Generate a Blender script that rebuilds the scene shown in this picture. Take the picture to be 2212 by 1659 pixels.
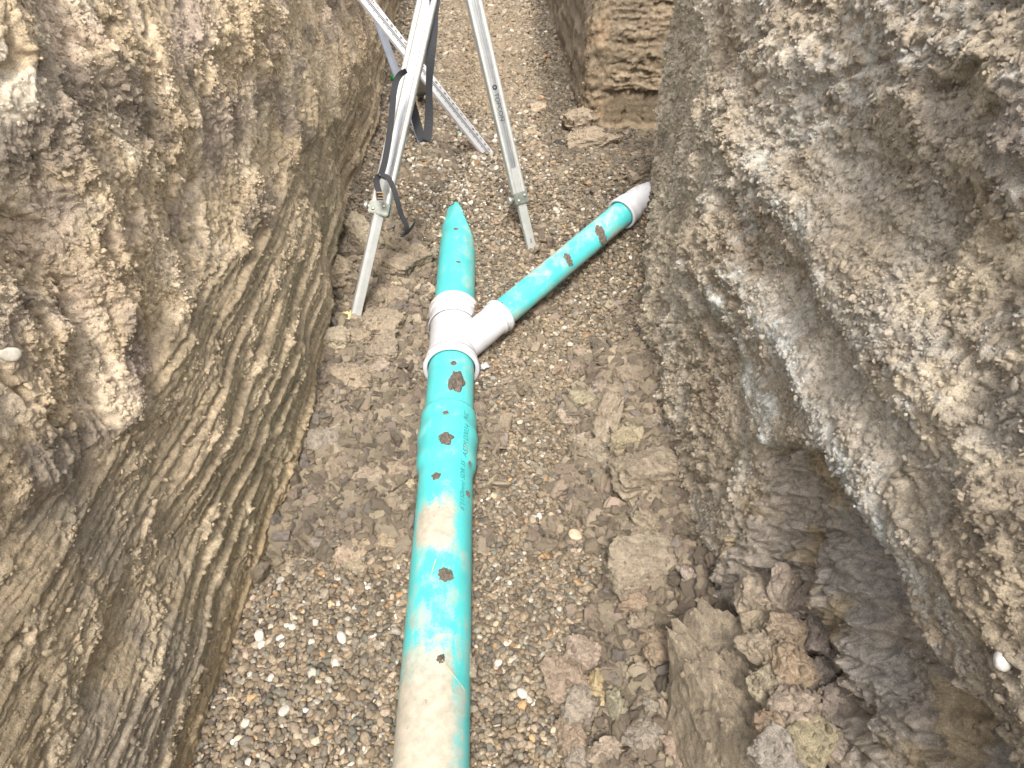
import bpy, bmesh, math, random
import numpy as np
from mathutils import Vector, Matrix

S = bpy.context.scene
for o in list(bpy.data.objects):
    bpy.data.objects.remove(o)
COL = S.collection
R = math.radians

# ------------------------------------------------------------------ camera
CAM_Z, PITCH, F_PX, W_PX, H_PX = 1.60, 38.9, 1560.0, 2212.0, 1659.0
cam = bpy.data.objects.new('camera', bpy.data.cameras.new('camera'))
COL.objects.link(cam)
cam.location = (0, 0, CAM_Z)
cam.rotation_euler = (R(90 - PITCH), 0, 0)
cam.data.sensor_width = 36
cam.data.lens = 36 * F_PX / W_PX
cam.data.clip_start, cam.data.clip_end = 0.05, 2000
S.camera = cam

# ------------------------------------------------------------------ overcast daylight
SUN_EL, SUN_AZ = 56.0, 180.0            # azimuth clockwise from +Y (where the light comes from)
world = bpy.data.worlds.new('World')
S.world = world
world.use_nodes = True
wn, wl = world.node_tree.nodes, world.node_tree.links
bgn = wn['Background']
sky = wn.new('ShaderNodeTexSky')
sky.sky_type = 'NISHITA'
sky.sun_disc = False
sky.sun_elevation = R(SUN_EL)
sky.sun_rotation = R(SUN_AZ)
sky.dust_density = 4.0
hsv = wn.new('ShaderNodeHueSaturation')   # a white overcast: the same sky with little blue left
hsv.inputs['Saturation'].default_value = 0.22
wl.new(sky.outputs['Color'], hsv.inputs['Color'])
wl.new(hsv.outputs['Color'], bgn.inputs['Color'])
bgn.inputs['Strength'].default_value = 0.15
sd = bpy.data.lights.new('sun', 'SUN')
sd.energy, sd.angle, sd.color = 1.5, R(13), (1.0, 0.95, 0.88)
sun = bpy.data.objects.new('sun', sd)
COL.objects.link(sun)
dirs = Vector((math.sin(R(SUN_AZ)) * math.cos(R(SUN_EL)), math.cos(R(SUN_AZ)) * math.cos(R(SUN_EL)), math.sin(R(SUN_EL))))
sun.rotation_euler = (-dirs).to_track_quat('-Z', 'Y').to_euler()
S.view_settings.view_transform = 'Standard'
S.view_settings.look = 'None'
S.view_settings.gamma = 1
S.view_settings.use_curve_mapping = False
S.view_settings.exposure = 1.45
S.render.engine = 'CYCLES'
S.cycles.max_bounces = 6
S.cycles.diffuse_bounces = 4
S.cycles.use_denoising = True

# ------------------------------------------------------------------ helpers: where a photo point lies in the trench
CP, SP = math.cos(R(PITCH)), math.sin(R(PITCH))
def ray(px, py):
    u, v = (px - W_PX / 2) / F_PX, (H_PX / 2 - py) / F_PX
    return Vector((u, CP + v * SP, -SP + v * CP))
def at_z(px, py, z):
    d = ray(px, py); t = (z - CAM_Z) / d.z
    return Vector((0, 0, CAM_Z)) + d * t
def at_t(px, py, t):
    return Vector((0, 0, CAM_Z)) + ray(px, py) * t

# ------------------------------------------------------------------ helpers: noise
RS = np.random.RandomState(7)
_P = np.concatenate([RS.permutation(1024)] * 3).astype(np.int32)
_G = RS.rand(1024) * 2 * np.pi
_GX, _GY = np.cos(_G).astype(np.float32), np.sin(_G).astype(np.float32)
_R1, _R2 = RS.rand(1024).astype(np.float32), RS.rand(1024).astype(np.float32)
def _h(ix, iy):
    return _P[_P[ix & 1023] + (iy & 1023)]
def pn(x, y):
    x = np.asarray(x, np.float32); y = np.asarray(y, np.float32)
    x, y = np.broadcast_arrays(x, y)
    ix, iy = np.floor(x).astype(np.int32), np.floor(y).astype(np.int32)
    fx, fy = x - ix, y - iy
    u, v = fx * fx * fx * (fx * (fx * 6 - 15) + 10), fy * fy * fy * (fy * (fy * 6 - 15) + 10)
    def g(dx, dy):
        k = _h(ix + dx, iy + dy)
        return _GX[k] * (fx - dx) + _GY[k] * (fy - dy)
    a, b, c, d = g(0, 0), g(1, 0), g(0, 1), g(1, 1)
    return 1.5 * (a + u * (b - a) + v * ((c + u * (d - c)) - (a + u * (b - a))))
def fbm(x, y, o=4, gain=0.5):
    s, a, f = 0, 1.0, 1.0
    for i in range(o):
        s = s + a * pn(np.asarray(x) * f + 17.3 * i, np.asarray(y) * f - 9.1 * i)
        a *= gain; f *= 2.03
    return s
def ridge(x, y, o=3):
    s, a, f = 0, 1.0, 1.0
    for i in range(o):
        s = s + a * (1 - 2 * np.abs(pn(np.asarray(x) * f + 5.7 * i, np.asarray(y) * f + 31.1 * i)))
        a *= 0.5; f *= 2.1
    return s
def worley(x, y):
    x = np.asarray(x, np.float32); y = np.asarray(y, np.float32)
    x, y = np.broadcast_arrays(x, y)
    ix, iy = np.floor(x).astype(np.int32), np.floor(y).astype(np.int32)
    f1 = np.full(x.shape, 9, np.float32); f2 = f1.copy(); idc = np.zeros(x.shape, np.float32)
    for dx in (-1, 0, 1):
        for dy in (-1, 0, 1):
            k = _h(ix + dx, iy + dy)
            d = np.sqrt((ix + dx + _R1[k] - x) ** 2 + (iy + dy + _R2[k] - y) ** 2)
            idc = np.where(d < f1, _R1[(k * 7) & 1023], idc)
            f2 = np.where(d < f1, f1, np.minimum(f2, d)); f1 = np.minimum(f1, d)
    return f1, f2, idc
def sst(x, a, b):
    t = np.clip((np.asarray(x) - a) / (b - a), 0, 1)
    return t * t * (3 - 2 * t)
def mixc(c, d, m):
    m = np.asarray(m)[..., None]
    return c * (1 - m) + np.asarray(d) * m

# ------------------------------------------------------------------ helpers: meshes and objects
def mesh_np(name, verts, faces, attrs=None, smooth=True, mat=None):
    verts = np.asarray(verts, np.float32).reshape(-1, 3)
    faces = np.asarray(faces, np.int32)
    n, k = faces.shape
    me = bpy.data.meshes.new(name)
    me.vertices.add(len(verts)); me.vertices.foreach_set('co', verts.ravel())
    me.loops.add(n * k); me.loops.foreach_set('vertex_index', faces.ravel())
    me.polygons.add(n)
    me.polygons.foreach_set('loop_start', np.arange(0, n * k, k, dtype=np.int32))
    me.polygons.foreach_set('loop_total', np.full(n, k, np.int32))
    me.polygons.foreach_set('use_smooth', np.full(n, smooth, bool))
    for an, av in (attrs or {}).items():
        av = np.asarray(av, np.float32)
        if av.ndim == 2:
            if av.shape[1] == 3:
                av = np.concatenate([av, np.ones((len(av), 1), np.float32)], 1)
            me.attributes.new(an, 'FLOAT_COLOR', 'POINT').data.foreach_set('color', av.ravel())
        else:
            me.attributes.new(an, 'FLOAT', 'POINT').data.foreach_set('value', av)
    me.update(calc_edges=True)
    if mat: me.materials.append(mat)
    return me
def grid_faces(nu, nv, wrap_v=False):
    i = np.arange(nu - 1)[:, None]; j = np.arange(nv if wrap_v else nv - 1)[None, :]
    j2 = (j + 1) % nv
    a, b, c, d = i * nv + j, (i + 1) * nv + j, (i + 1) * nv + j2, i * nv + j2
    return np.stack([a, b, c, d], -1).reshape(-1, 4)
def link(name, me, parent=None):
    o = bpy.data.objects.new(name, me); COL.objects.link(o)
    if parent is not None: o.parent = parent
    return o
def tag(o, label=None, cat=None, group=None, kind=None):
    for k, v in (('label', label), ('category', cat), ('group', group), ('kind', kind)):
        if v: o[k] = v
    return o
def empty(name, loc, label, cat, group=None):
    o = bpy.data.objects.new(name, None); COL.objects.link(o); o.location = loc
    o.empty_display_size = 0.05
    return tag(o, label, cat, group)
def part(name, me, parent, label=None):
    """a mesh given in world coordinates, under a thing or a part"""
    o = link(name, me, parent)
    bpy.context.view_layer.update()
    o.matrix_parent_inverse = parent.matrix_world.inverted()
    if label: o['label'] = label
    return o
def frame(axis, up):
    a = Vector(axis).normalized(); u = Vector(up); s = a.cross(u).normalized(); u = s.cross(a).normalized()
    return a, s, u
def lathe(p0, p1, prof, seg=64, mat=None, name='tube', attr=None):
    """prof: list of (s along p0->p1 in metres, radius)"""
    p0, p1 = Vector(p0), Vector(p1)
    a, s, u = frame(p1 - p0, (0, 0, 1))
    pr = np.array(prof); th = np.linspace(0, 2 * np.pi, seg, endpoint=False)
    A, Sv, U = np.array(a), np.array(s), np.array(u)
    co = (np.array(p0) + pr[:, 0, None, None] * A
          + pr[:, 1, None, None] * (np.cos(th)[None, :, None] * Sv + np.sin(th)[None, :, None] * U))
    at = {}
    if attr: at = attr(np.repeat(pr[:, 0], seg), np.tile(th, len(pr)))
    return mesh_np(name, co.reshape(-1, 3), grid_faces(len(pr), seg, True)[:, ::-1], at, True, mat)
def extrude_profile(p0, p1, side, prof, mat, name='bar', caps=True, smooth=False):
    """prof: closed list of (along side, along normal) offsets swept from p0 to p1; normal = axis x side"""
    p0, p1 = Vector(p0), Vector(p1); a = (p1 - p0).normalized(); s = Vector(side)
    s = (s - a * s.dot(a)).normalized(); nrm = s.cross(a).normalized()
    bm = bmesh.new()
    r0 = [bm.verts.new(p0 + s * x + nrm * y) for x, y in prof]
    r1 = [bm.verts.new(p1 + s * x + nrm * y) for x, y in prof]
    n = len(prof)
    for i in range(n):
        bm.faces.new((r0[i], r0[(i + 1) % n], r1[(i + 1) % n], r1[i]))
    if caps:
        bm.faces.new(r0[::-1]); bm.faces.new(r1)
    bmesh.ops.recalc_face_normals(bm, faces=bm.faces)
    me = bpy.data.meshes.new(name); bm.to_mesh(me); bm.free()
    if smooth:
        for p in me.polygons: p.use_smooth = len(p.vertices) == 4
    if mat: me.materials.append(mat)
    return me
def bevel_box(c, ax, ay, az, size, mat, bev=0.003, name='box'):
    bm = bmesh.new(); bmesh.ops.create_cube(bm, size=1)
    bmesh.ops.scale(bm, vec=size, verts=bm.verts)
    bmesh.ops.bevel(bm, geom=bm.edges[:], offset=bev, segments=2, affect='EDGES')
    M = Matrix((Vector(ax).normalized(), Vector(ay).normalized(), Vector(az).normalized())).transposed().to_4x4()
    M.translation = Vector(c)
    bmesh.ops.transform(bm, matrix=M, verts=bm.verts)
    bmesh.ops.recalc_face_normals(bm, faces=bm.faces)
    me = bpy.data.meshes.new(name); bm.to_mesh(me); bm.free()
    me.materials.append(mat); return me

# ------------------------------------------------------------------ helpers: materials
def new_mat(name):
    m = bpy.data.materials.new(name); m.use_nodes = True
    nt = m.node_tree
    return m, nt.nodes, nt.links, nt.nodes['Principled BSDF']
def noise(n, l, scale, detail=6, rough=0.6, vec=None, dist=0):
    t = n.new('ShaderNodeTexNoise'); t.inputs['Scale'].default_value = scale
    t.inputs['Detail'].default_value = detail; t.inputs['Roughness'].default_value = rough
    t.inputs['Distortion'].default_value = dist
    if vec is None:
        tc = n.new('ShaderNodeTexCoord'); vec = tc.outputs['Object']
    l.new(vec, t.inputs['Vector']); return t.outputs['Fac']
def ramp(n, l, fac, stops):
    r = n.new('ShaderNodeValToRGB'); e = r.color_ramp.elements
    while len(e) < len(stops): e.new(0.5)
    for el, (p, c) in zip(e, stops):
        el.position = p; el.color = (*c, 1) if len(c) == 3 else c
    l.new(fac, r.inputs['Fac']); return r.outputs['Color']
def mix(n, l, fac, a, b, mode='MIX'):
    m = n.new('ShaderNodeMix'); m.data_type = 'RGBA'; m.blend_type = mode
    for s, v in ((m.inputs['Factor'], fac), (m.inputs['A'], a), (m.inputs['B'], b)):
        if hasattr(v, 'links'): l.new(v, s)
        else: s.default_value = v if not isinstance(v, tuple) or len(v) == 4 else (*v, 1)
    return m.outputs['Result']
def math_(n, l, op, a, b=0.5, clamp=False):
    m = n.new('ShaderNodeMath'); m.operation = op; m.use_clamp = clamp
    for s, v in ((m.inputs[0], a), (m.inputs[1], b)):
        if hasattr(v, 'links'): l.new(v, s)
        else: s.default_value = v
    return m.outputs[0]
def attr(n, name, kind='GEOMETRY'):
    a = n.new('ShaderNodeAttribute'); a.attribute_name = name; a.attribute_type = kind; return a
def bump(n, l, h, strength, dist, b, prev=None):
    k = n.new('ShaderNodeBump'); k.inputs['Strength'].default_value = strength; k.inputs['Distance'].default_value = dist
    l.new(h, k.inputs['Height'])
    if prev: l.new(prev, k.inputs['Normal'])
    l.new(k.outputs['Normal'], b.inputs['Normal']); return k.outputs['Normal']

def soil_material(name, source, bump_d=0.004, vary=0.5):
    m, n, l, b = new_mat(name)
    if source == 'col':
        c = attr(n, 'col').outputs['Color']; wet = attr(n, 'wet').outputs['Fac']
    elif source == 'inst':
        c = attr(n, 'col', 'INSTANCER').outputs['Color']; wet = None
    else:
        oi = n.new('ShaderNodeObjectInfo'); c = oi.outputs['Color']; wet = None
    f = noise(n, l, 60, 8, 0.65)
    f2 = noise(n, l, 420, 4, 0.7)
    v = ramp(n, l, f, [(0.28, (1 - vary,) * 3), (0.5, (1, 1, 1)), (0.74, (1 + vary * 0.9, 1 + vary * 0.85, 1 + vary * 0.75))])
    c = mix(n, l, 1.0, c, v, 'MULTIPLY')
    v2 = ramp(n, l, f2, [(0.3, (0.60,) * 3), (0.7, (1.40,) * 3)])
    c = mix(n, l, 1.0, c, v2, 'MULTIPLY')
    l.new(c, b.inputs['Base Color'])
    if wet is not None:
        r = math_(n, l, 'MULTIPLY', wet, -0.38); r = math_(n, l, 'ADD', r, 0.92)
        l.new(r, b.inputs['Roughness'])
    else:
        b.inputs['Roughness'].default_value = 0.88
    b.inputs['Specular IOR Level'].default_value = 0.3
    h = noise(n, l, 130, 8, 0.7)
    k = bump(n, l, h, 0.85, bump_d * 1.6, b)
    bump(n, l, f2, 0.8, bump_d * 0.6, b, k)
    return m
M_WALL = soil_material('trench_soil', 'col')
M_CRUMB = soil_material('soil_crumb', 'inst', 0.002, 0.3)
M_CLOD = soil_material('clay_clod', 'obj', 0.004, 0.45)

def pebble_material(name, source):
    m, n, l, b = new_mat(name)
    c = attr(n, 'col', 'INSTANCER').outputs['Color'] if source == 'inst' else n.new('ShaderNodeObjectInfo').outputs['Color']
    f = noise(n, l, 2.2 if source == 'inst' else 60, 6, 0.6)
    v = ramp(n, l, f, [(0.3, (0.72, 0.7, 0.66)), (0.6, (1.1, 1.1, 1.1))])
    c = mix(n, l, 1.0, c, v, 'MULTIPLY')
    l.new(c, b.inputs['Base Color']); b.inputs['Roughness'].default_value = 0.62
    b.inputs['Specular IOR Level'].default_value = 0.35
    bump(n, l, noise(n, l, 5 if source == 'inst' else 150, 6, 0.6), 0.35, 0.05 if source == 'inst' else 0.002, b)
    return m
M_PEBBLE = pebble_material('pebble', 'inst')
M_STONE = pebble_material('pale_stone', 'obj')

def pipe_material(name, base, mud=(0.47, 0.375, 0.285), rough=0.33):
    m, n, l, b = new_mat(name)
    cl = attr(n, 'mud').outputs['Fac']                 # where mud was smeared on
    big = noise(n, l, 14, 7, 0.62, dist=0.4)
    fine = noise(n, l, 170, 5, 0.75)
    s = math_(n, l, 'MULTIPLY', big, 0.95)
    s = math_(n, l, 'ADD', s, math_(n, l, 'MULTIPLY', fine, 0.5))
    tcs = n.new('ShaderNodeTexCoord'); mp = n.new('ShaderNodeMapping'); mp.inputs['Scale'].default_value = (70, 6, 70); mp.inputs['Rotation'].default_value = (0, 0, .35)
    l.new(tcs.outputs['Object'], mp.inputs['Vector'])
    st = noise(n, l, 1.0, 3, 0.5, mp.outputs['Vector'])
    s = math_(n, l, 'ADD', s, math_(n, l, 'MULTIPLY_ADD', st, 0.34)); s.node.inputs[1].links[0].from_node.inputs[2].default_value = -0.17
    s = math_(n, l, 'ADD', s, cl)
    mk = ramp(n, l, s, [(0.85, (0, 0, 0)), (0.95, (0.55,) * 3), (1.08, (0.92,) * 3)])
    op = math_(n, l, 'MULTIPLY_ADD', cl, 1.9, True); op.node.inputs[2].default_value = 0.30
    mk = math_(n, l, 'MULTIPLY', mk, op)
    tone = noise(n, l, 7, 3, 0.5)
    bc = ramp(n, l, tone, [(0.3, tuple(x * 0.86 for x in base)), (0.7, tuple(min(1, x * 1.1) for x in base))])
    mt = noise(n, l, 40, 6, 0.65)
    mc = ramp(n, l, mt, [(0.3, tuple(x * 0.72 for x in mud)), (0.7, tuple(x * 1.15 for x in mud))])
    speck = noise(n, l, 90, 3, 0.5)
    sp = ramp(n, l, speck, [(0.71, (0, 0, 0)), (0.76, (0.7,) * 3)])
    c = mix(n, l, mk, bc, mc)
    c = mix(n, l, sp, c, (0.13, 0.1, 0.07, 1))
    l.new(c, b.inputs['Base Color'])
    rr = math_(n, l, 'MULTIPLY_ADD', mk, 0.5); 
    rn = n.new('ShaderNodeMix'); rn.data_type = 'FLOAT'
    l.new(mk, rn.inputs[0]); rn.inputs[2].default_value = rough; rn.inputs[3].default_value = 0.85
    l.new(rn.outputs[0], b.inputs['Roughness'])
    b.inputs['Specular IOR Level'].default_value = 0.4
    bump(n, l, mix(n, l, 0.5, mk, fine), 0.35, 0.0015, b)
    return m
TEAL = (0.085, 0.515, 0.505)
M_PIPE = pipe_material('teal_pvc', TEAL)
M_WHITE = pipe_material('white_pvc', (0.56, 0.555, 0.57), (0.34, 0.275, 0.21), 0.4)

def plain(name, col, rough=0.5, metal=0.0, nz=30, amt=0.15, bd=0.0006):
    m, n, l, b = new_mat(name)
    f = noise(n, l, nz, 6, 0.65)
    c = ramp(n, l, f, [(0.3, tuple(x * (1 - amt) for x in col)), (0.7, tuple(min(1, x * (1 + amt)) for x in col))])
    l.new(c, b.inputs['Base Color']); b.inputs['Roughness'].default_value = rough; b.inputs['Metallic'].default_value = metal
    bump(n, l, noise(n, l, nz * 8, 4, 0.6), 0.25, bd, b)
    return m
M_ALU = plain('anodised_aluminium', (0.44, 0.44, 0.415), 0.45, 0.35, 25, 0.10)
M_ALU_IN = plain('aluminium_channel', (0.24, 0.255, 0.29), 0.45, 0.35, 25, 0.08)
M_CLAMP = plain('grey_cast_clamp', (0.20, 0.21, 0.18), 0.5, 0.3, 40, 0.2)
M_STEEL = plain('zinc_steel', (0.62, 0.6, 0.56), 0.35, 0.8, 40, 0.15)
M_WEB = plain('black_webbing', (0.022, 0.022, 0.025), 0.8, 0, 300, 0.35, 0.0008)
M_BRASS = plain('brass_buckle', (0.62, 0.46, 0.30), 0.35, 0.7, 60, 0.15)
M_YELLOW = plain('yellow_foot_casting', (0.62, 0.46, 0.20), 0.6, 0, 50, 0.35, 0.002)
M_INK = plain('black_print', (0.015, 0.015, 0.018), 0.7, 0, 30, 0.1)
M_TEXTILE_GREEN = plain('green_plastic', (0.01, 0.30, 0.05), 0.4, 0, 60, 0.3)
M_FLAKE = plain('teal_shaving', TEAL, 0.5, 0, 60, 0.3)
M_DRY = plain('dry_straw', (0.50, 0.39, 0.22), 0.8, 0, 80, 0.3)
M_PIPE_INK = plain('faded_print', (0.02, 0.19, 0.18), 0.6, 0, 60, 0.3)

def rod_material():
    m, n, l, b = new_mat('white_rod_enamel')
    t = n.new('ShaderNodeTexCoord'); g = attr(n, 'mud').outputs['Fac']
    f = noise(n, l, 26, 8, 0.7)
    s = math_(n, l, 'ADD', f, g)
    mk = ramp(n, l, s, [(0.66, (0, 0, 0)), (0.8, (0.8,) * 3)])
    c = mix(n, l, mk, (0.54, 0.535, 0.54, 1), (0.42, 0.34, 0.27, 1))
    l.new(c, b.inputs['Base Color']); b.inputs['Roughness'].default_value = 0.45
    return m
M_ROD = rod_material()

def water_material():
    m, n, l, b = new_mat('muddy_water')
    b.inputs['Base Color'].default_value = (0.12, 0.10, 0.08, 1); b.inputs['Roughness'].default_value = 0.06
    bump(n, l, noise(n, l, 30, 3, 0.5), 0.1, 0.002, b); return m
M_WATER = water_material()

# ------------------------------------------------------------------ layout of the trench
Z_TOP = 1.52
AX0 = np.array([-0.167, 0.66]); AXS = -0.034              # main pipe axis: x = AX0 + AXS*(y-.66)
PIPE_Z, PIPE_R = 0.05, 0.0797
def pipe_x(y): return AX0[0] + AXS * (np.asarray(y) - AX0[1])
XL = np.array([(-3, -.72), (.6, -.70), (1.6, -.668), (2.35, -.69), (3.1, -.78), (3.95, -.79), (5.3, -.89), (7.5, -1.05), (13, -1.35)])
def xl(y): return np.interp(y, XL[:, 0], XL[:, 1])
XR = np.array([(-3, .5), (.5, .475), (1.75, .478), (2.6, .555), (3.05, .625)])
def xr(y): return np.interp(y, XR[:, 0], XR[:, 1])

WYE_O = Vector((float(pipe_x(2.08)), 2.08, PIPE_Z))       # where the branch leaves the main
B_DIR = Vector((0.68, 0.73, 0.205)).normalized()
B_R = 0.0535
B_LEN = 1.005

def floor_h(x, y):
    x = np.asarray(x, float); y = np.asarray(y, float)
    h = 0.15 * sst(y, 2.45, 3.55) + 0.020 * np.exp(-((x - pipe_x(y)) / 0.16) ** 2) * sst(y, 2.9, 3.25) * (1 - sst(y, 3.6, 4.3))
    h = h + 0.13 * sst(x, 0.02, 0.50) * sst(y, 2.0, 2.85) * (1 - 0.97 * sst(y, 3.15, 3.95))
    h = h + 0.10 * sst(x, 0.10, 0.48) * (1 - sst(y, 1.9, 2.4))
    h = h + 0.34 * sst(x, 0.36, 0.68) * (1 - sst(y, 0.95, 1.25))
    h = h + 0.05 * sst(-x, 0.40, 0.66) * sst(y, 1.5, 2.0) * (1 - sst(y, 2.9, 3.5))
    h = h + 0.075 * sst(x - pipe_x(y), -0.02, 0.10) * sst(y, 2.65, 3.15) * (1 - sst(x, 0.05, 0.3))
    h = h + 0.15 * np.exp(-(((x - 0.61) / 0.075) ** 2 + ((y - 2.86) / 0.10) ** 2))
    h = h + 0.016 * fbm(x * 2.3, y * 2.3, 3) + 0.007 * fbm(x * 9 + 3, y * 9, 2)
    return h
def soil_mask(x, y):
    """1 where earth lies on or between the stones, 0 where the gravel is clean"""
    n = 0.35 * fbm(x * 3.1 + 4, y * 3.1, 4)
    m = 0.95 * sst(x + 0.10 * fbm(y * 3, x * 2, 2), 0.13, 0.30) * (1 - sst(y, 1.95, 2.3))
    m = np.maximum(m, 0.95 * sst(-(x - 0.0) + 0.08 * fbm(y * 2.5, x * 2, 2), 0.27, 0.42) * sst(y, 1.42, 1.75) * (1 - sst(y, 2.75, 3.1)))
    m = np.maximum(m, 0.75 * sst(y, 1.1, 1.35) * (1 - sst(y, 2.3, 2.7)) * (1 - sst(x, -0.27, -0.2)))
    m = np.maximum(m, 0.55 * sst(np.abs(x + 0.2 + 0.04 * (y - 3)) * -1, -0.28, -0.05) * sst(y, 4.2, 5.0))
    m = np.maximum(m, 0.62 * sst(fbm(x * 4.5 + 20, y * 4.5, 4), 0.12, 0.45) * sst(y, 0.9, 1.2) * (1 - 0.5 * sst(y, 3, 4)))
    return np.clip(m + n * (0.25 + m * (1 - m) * 2), 0, 1)

# ------------------------------------------------------------------ trench walls
def path_frames(pts, us):
    pts = np.array(pts, float)
    seg = np.sqrt((np.diff(pts, axis=0) ** 2).sum(1)); L = np.concatenate([[0], np.cumsum(seg)])
    x, y = np.interp(us, L, pts[:, 0]), np.interp(us, L, pts[:, 1])
    e = 0.03
    tx = np.interp(us + e, L, pts[:, 0]) - np.interp(us - e, L, pts[:, 0])
    ty = np.interp(us + e, L, pts[:, 1]) - np.interp(us - e, L, pts[:, 1])
    k = np.sqrt(tx * tx + ty * ty) + 1e-9
    return x, y, tx / k, ty / k, L
def spaced(segs):
    out = []
    for a, b, d in segs:
        n = max(1, int(round((b - a) / d))); out.append(np.linspace(a, b, n, endpoint=False))
    out.append([segs[-1][1]])
    return np.concatenate(out)
WALL_CRUMBS = []       # (positions, normals, colours, weight)
def make_wall(name, pts, useg, zseg, disp, colour, sign, label, batter=0.0):
    us = spaced(useg); zs = spaced(zseg)
    x, y, tx, ty, L = path_frames(pts, us)
    nx, ny = -ty * sign, tx * sign                       # into the trench
    U, Z = np.meshgrid(us, zs, indexing='ij')
    Y = np.repeat(y[:, None], len(zs), 1); X = np.repeat(x[:, None], len(zs), 1)
    d = disp(U, X, Y, Z)
    d = d - batter * np.clip(Z, 0, None) * (1 - sst(Y, 1.4, 2.5))   # the sides lean back a little
    lip = sst(Z, Z_TOP - 0.07, Z_TOP)
    d = d * (1 - lip) - (0.10 + batter * 1.5) * lip
    du = 0.004 * fbm(U * 40, Z * 40, 2); dz = 0.004 * fbm(U * 40 + 50, Z * 40, 2) * (1 - lip)
    co = np.stack([X + nx[:, None] * d + tx[:, None] * du, Y + ny[:, None] * d + ty[:, None] * du, Z + dz], -1)
    col, wet, crumb = colour(U, X, Y, Z, d)
    col = col * np.array([1.60, 1.59, 1.57])
    f = grid_faces(len(us), len(zs))
    if sign > 0: f = f[:, ::-1]
    me = mesh_np(name, co.reshape(-1, 3), f, {'col': col.reshape(-1, 3), 'wet': wet.ravel()}, True, M_WALL)
    o = link(name, me); tag(o, label, None, None, 'structure')
    # cell area as weight for the loose crumbs
    gu, gz = np.gradient(us), np.gradient(zs)
    WALL_CRUMBS.append((co.reshape(-1, 3), np.repeat(np.stack([nx, ny, 0 * nx], -1)[:, None], len(zs), 1).reshape(-1, 3),
                        col.reshape(-1, 3), (crumb * gu[:, None] * gz[None, :]).ravel()))
    return o

def clods(u, z, cell, amp, jag=0.5):
    f1, f2, idc = worley(u / cell + 0.35 * pn(u / cell * .6, z / cell * .6), z / cell)
    return amp * (np.clip(0.75 - f1, 0, 1) * (0.35 + idc))

def rf(x, y, o=7, gain=0.64):
    return fbm(x, y, o, gain)
def steps(v, k=1.0):
    """broken clay: soft noise turned into small ledges"""
    t = v * k; f = np.floor(t); q = t - f
    return (f + sst(q, 0.72, 1.0)) / k
def left_zone(y, z):
    zb = 0.66 + 0.07 * fbm(y * 1.6 + 7, 0 * z + 3.3, 3) - 0.10 * sst(y, 2.3, 3.3) + 0.05 * pn(y * 9, z * 3)
    return sst(z, zb - 0.025, zb + 0.03)
def left_disp(U, X, Y, Z):
    y, z = Y, Z
    up = left_zone(y, z)
    big = 0.035 * fbm(y * 1.1, z * 1.5, 3)
    w = z - 0.075 * (y - 1.8) + 0.012 * fbm(y * 1.3, z * 2.5, 3)
    saw_t = w * 13 + 0.5 * pn(w * 4, y * 0.6)
    saw = saw_t - np.floor(saw_t)
    saw = np.where(saw < 0.86, saw / 0.86, (1 - saw) / 0.14)
    amp = sst(pn(w * 6 + 9, y * 0.9), -0.35, 0.35)
    t2 = w * 34 + 0.5 * pn(w * 6, y * 2); saw2 = t2 - np.floor(t2); saw2 = np.where(saw2 < 0.8, saw2 / 0.8, (1 - saw2) / 0.2)
    low = (0.006 * pn(w * 15, y * 0.5) + 0.0035 * pn(w * 40, y * 0.9 + 5) + 0.0022 * pn(w * 90, y * 1.8)
           + 0.0016 * pn(w * 210, y * 3) + 0.016 * saw * amp + 0.005 * saw2 * sst(pn(w * 5 + 70, y * 1.3), -.1, .3))
    flake = sst(fbm(y * 5 + 20, w * 9, 4), 0.20, 0.42)
    f1, f2, idc = worley(y * 22 + 0.5 * pn(y * 9, z * 9), w * 40)
    low = low + flake * (0.006 * (idc - 0.3) + 0.006 * np.clip(0.6 - f1, 0, 1) + 0.008 * rf(y * 16, w * 40, 6))
    low = low + 0.003 * steps(fbm(y * 1.6 + 8, w * 18, 4), 4) - 0.006 * sst(ridge(y * 5 + 40, w * 16, 2), 1.1, 1.4)
    low = low + 0.012 * fbm(y * 2.2 + 15, z * 3.5, 3)
    v = y - 0.16 * (z - 1.0) + 0.05 * fbm(y * 2, z * 1.5, 2)
    fur = ridge(v * 3.4, z * 0.55 + 0.2 * v, 2)
    hi = (-0.018 + 0.030 * fur + 0.012 * pn(v * 17, z * 3.0) + 0.006 * pn(v * 42, z * 8))
    rough = sst(fbm(y * 3 + 11, z * 3, 3), -0.25, 0.30)
    hi = hi + (0.2 + 0.8 * rough) * 0.017 * rf(v * 13, z * 7) + 0.020 * steps(fbm(v * 7 + 4, z * 3.5, 5, .55), 5)
    hi = hi - 0.022 * sst(ridge(v * 8 + 2, z * 3.2, 3), 1.05, 1.5)
    hi = hi + rough * clods(y, z, 0.022, 0.007)
    d = big + low * (1 - up) + hi * up
    d = d + 0.0035 * rf(y * 70, z * 70, 3, .8) * (0.25 + 0.75 * up)
    d = d - 0.008 * np.exp(-((z - (0.66 - 0.1 * sst(y, 2.3, 3.3))) / 0.03) ** 2) * sst(fbm(y * 3, 0 * z, 2), -.2, .3)
    return d
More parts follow.
